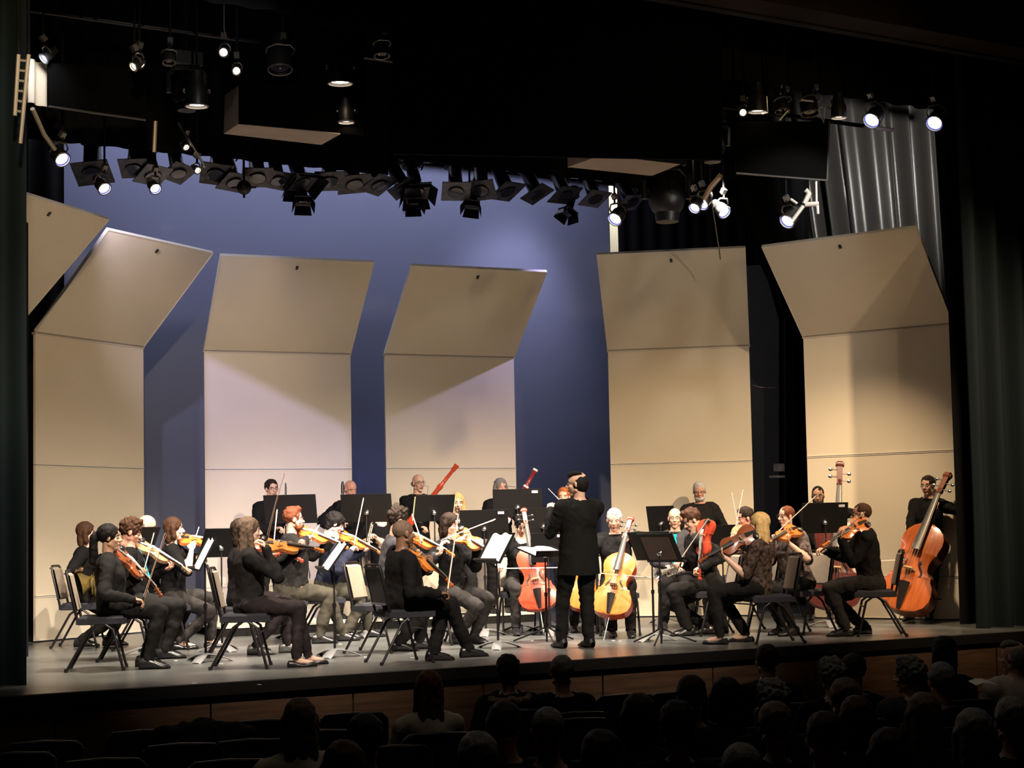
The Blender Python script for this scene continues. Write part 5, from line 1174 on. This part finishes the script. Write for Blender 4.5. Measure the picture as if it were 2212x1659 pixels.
AUD = [(925, 1490, 104, True, ('long', 'auburn'), c_cream, 'woman with shoulder-length reddish hair in a pale sweater, front row of the audience', {}),
       (1096, 1452, 104, True, ('mop', 'dark'), c_char, 'audience member with dark hair and a fur collar near the middle', dict(fur=True)),
       (1213, 1455, 104, False, ('short', 'grey'), c_black, 'audience member with short grey hair right of the fur collar', {}),
       (646, 1562, 100, True, ('long', 'ash'), c_cream, 'audience member with long fair hair and a pale ruffled top at lower left', {}),
       (1182, 1582, 104, False, ('crew', 'grey'), c_black, 'grey crew-cut audience member in the lower middle', {}),
       (1088, 1572, 104, False, ('short', 'dark'), c_black, 'dark-haired audience member left of the grey crew cut', {}),
       (786, 1602, 104, False, ('short', 'dark'), c_black, 'small dark-haired audience member right of the fair-haired one', {}),
       (1030, 1648, 104, False, ('short', 'grey'), c_black, 'grey-haired audience member at the bottom middle edge', {}),
       (1296, 1644, 104, False, ('short', 'dark'), c_black, 'dark-haired audience member at the bottom edge right of middle', {}),
       (740, 1668, 104, True, ('bob', 'brown'), c_black, 'brown-haired audience member cut by the bottom edge at left', {}),
       (1378, 1552, 104, True, ('bob', 'dark'), c_black, 'dark bob-haired audience member right of middle', {}),
       (1492, 1508, 104, False, ('short', 'dark'), c_black, 'dark-haired audience member behind the empty seat right of middle', {}),
       (1568, 1512, 104, True, ('bob', 'black'), c_black, 'black-haired audience member left of the tallest head', {}),
       (1656, 1430, 108, False, ('short', 'dark'), c_black, 'tallest dark-haired man of the audience against the apron', {}),
       (1668, 1522, 108, True, ('curly', 'grey'), c_black, 'grey curly-haired audience member below the tallest man', {}),
       (1672, 1572, 108, True, ('short', 'ash'), c_black, 'ash-haired audience member below the grey curls', {}),
       (1796, 1464, 112, True, ('curly', 'grey'), c_black, 'fair curly-haired audience member right of the tallest man', {}),
       (1842, 1452, 112, False, ('short', 'black'), c_black, 'small dark head right of the fair curls', {}),
       (1824, 1516, 112, False, ('short', 'ash'), c_grey, 'light-haired audience member below the fair curls', {}),
       (1962, 1462, 160, True, ('curly', 'grey'), c_grey, 'fair-haired audience member turned to the left', {}),
       (2036, 1412, 130, True, ('bob', 'black'), c_black, 'dark-haired woman against the apron at right', {}),
       (2032, 1474, 112, False, ('short', 'grey'), c_black, 'grey-haired audience member below the dark-haired woman', {}),
       (1994, 1552, 108, True, ('long', 'ash'), c_black, 'audience member with long ash hair at lower right', {}),
       (2102, 1592, 108, True, ('bob', 'grey'), c_black, 'grey bob-haired audience member at lower right', {}),
       (2186, 1564, 108, False, ('short', 'grey'), c_black, 'grey-haired audience member at the right edge', {}),
       (2188, 1420, 165, False, ('balding', 'grey'), c_cream, 'dimly lit audience member in pale shirt turned left at the right edge', {}),
       (1462, 1572, 104, True, ('mop', 'black'), c_black, 'black-haired audience member in the lower right middle', {}),
       (1780, 1600, 106, False, ('short', 'dark'), c_black, 'dark-haired audience member low at right', {}),
       (1600, 1672, 106, False, ('crew', 'grey'), c_black, 'grey crown of a head at the bottom edge', {}),
       (1920, 1640, 106, True, ('bob', 'dark'), c_black, 'dark bob at the bottom edge at right', {}),
       (1850, 1560, 106, True, ('bob', 'brown'), c_black, 'brown bob-haired audience member between the pale heads at right', {}),
       ]
for px, py, az_, fem, hr, tp, lb, kw in AUD:
    d = min(11.9, (1.0 * 3500) / (py - YH(px))) if py < 1500 else 3300 / (py - YH(px))
    d = min(d, 11.9 + .00 * px) if px < 1300 else min(d, 12.6)
    look = az_
    P = person('dim ' + lb if False else lb, px, d, (px, py), az_ if az_ < 125 else 112, look=look, z0=-1.1, fem=fem, sk='light', hair=hr, top=tp, lod=True, group='audience', **kw)
    h = P['hip'] - P['F'] * .06; aud_seat((h.x, h.y), 'auditorium seat under the ' + ' '.join(lb.split()[:11]).strip(','))
for px, py, lb in ((95, 1602, 'empty auditorium seat at the left edge, upper one'), (312, 1578, 'empty auditorium seat with a bright top at left'), (395, 1607, 'empty auditorium seat with a curved shiny top at lower left'), (577, 1555, 'empty auditorium seat left of the fair-haired audience member'), (767, 1540, 'empty auditorium seat right of the fair-haired audience member'), (1355, 1500, 'empty auditorium seat with a pale rim right of the fur collar'), (1470, 1495, 'empty auditorium seat second right of the fur collar'), (545, 1598, 'empty auditorium seat in the second row at left'), (30, 1627, 'empty auditorium seat at the lower left corner'), (1250, 1552, 'empty auditorium seat right of the grey crew cut'), (700, 1578, 'empty auditorium seat in the second row behind the fair hair'), (500, 1642, 'empty auditorium seat at the bottom edge at left'), (225, 1640, 'empty auditorium seat at the bottom left'), (850, 1612, 'empty auditorium seat at the lower middle left')):
    zt_ = -1.1 + .985; d = (CAM.z - zt_) * 3500 / (py - YH(px)); q = G(px, d, -1.1); F = az_dir(104); q = q + F * .32
    aud_seat((q.x, q.y), lb)
# coats over the seats, papers
for px, py, wd, lb in ((455, 1572, .55, 'dark coat heaped over the second row seats at left'), (500, 1580, .45, 'second dark coat beside the heaped coat at left')):
    c = W(px, py, 10.6); b = MB()
    for i in range(10): b.ell(c + RT * random.uniform(-wd / 2, wd / 2) - Z * random.uniform(.02, .14) + FW * random.uniform(-.05, .05), (.13, .10, .09), None, 10, 7)
    v_, n_, f_ = remesh(b, .02, 2); wv = np.array([noise.noise(V(p) * 14) for p in v_]); o = arrays_obj('coat', v_ + n_ * (wv * .04)[:, None], f_, c_char, None, c); o.location = c; tag(o, lb, 'coat')
def sheet(px, py, d, label):
    c = W(px, py, d); b = MB(); b.grid([[c + RT * (x - .08) + FW * (y - .05) + Z * .02 * math.sin(x * 20) for y in (0, .1, .2)] for x in (0, .05, .1, .16)]); o = b.build('programme', m_paper, None, c); tag(o, label, 'programme')
sheet(2128, 1478, 11.6, 'white programme held by the lit audience member at the right edge')
# shreds on the stage floor
for i, (px, py) in enumerate(((478, 1435), (640, 1420), (735, 1392), (790, 1420), (380, 1428), (432, 1430), (1325, 1385), (1340, 1386), (560, 1480), (890, 1422), (1150, 1385), (300, 1440), (420, 1477))):
    p = plane_z(px, py, .0); b = MB(); b.box(p + Z * .004, (.035, .02, .004), Matrix.Rotation(i, 3, 'Z')); tag(b.build('paper_scrap', m_paper, None, p), 'tiny white scrap lying on the stage floor', 'scrap', 'white scraps on the stage floor')
for o in list(COL.objects): SC.collection.objects.link(o); COL.objects.unlink(o)
bpy.data.collections.remove(COL)
print('TRIS', sum(len(p.vertices) - 2 for o in SC.objects if o.type == 'MESH' for p in o.data.polygons))
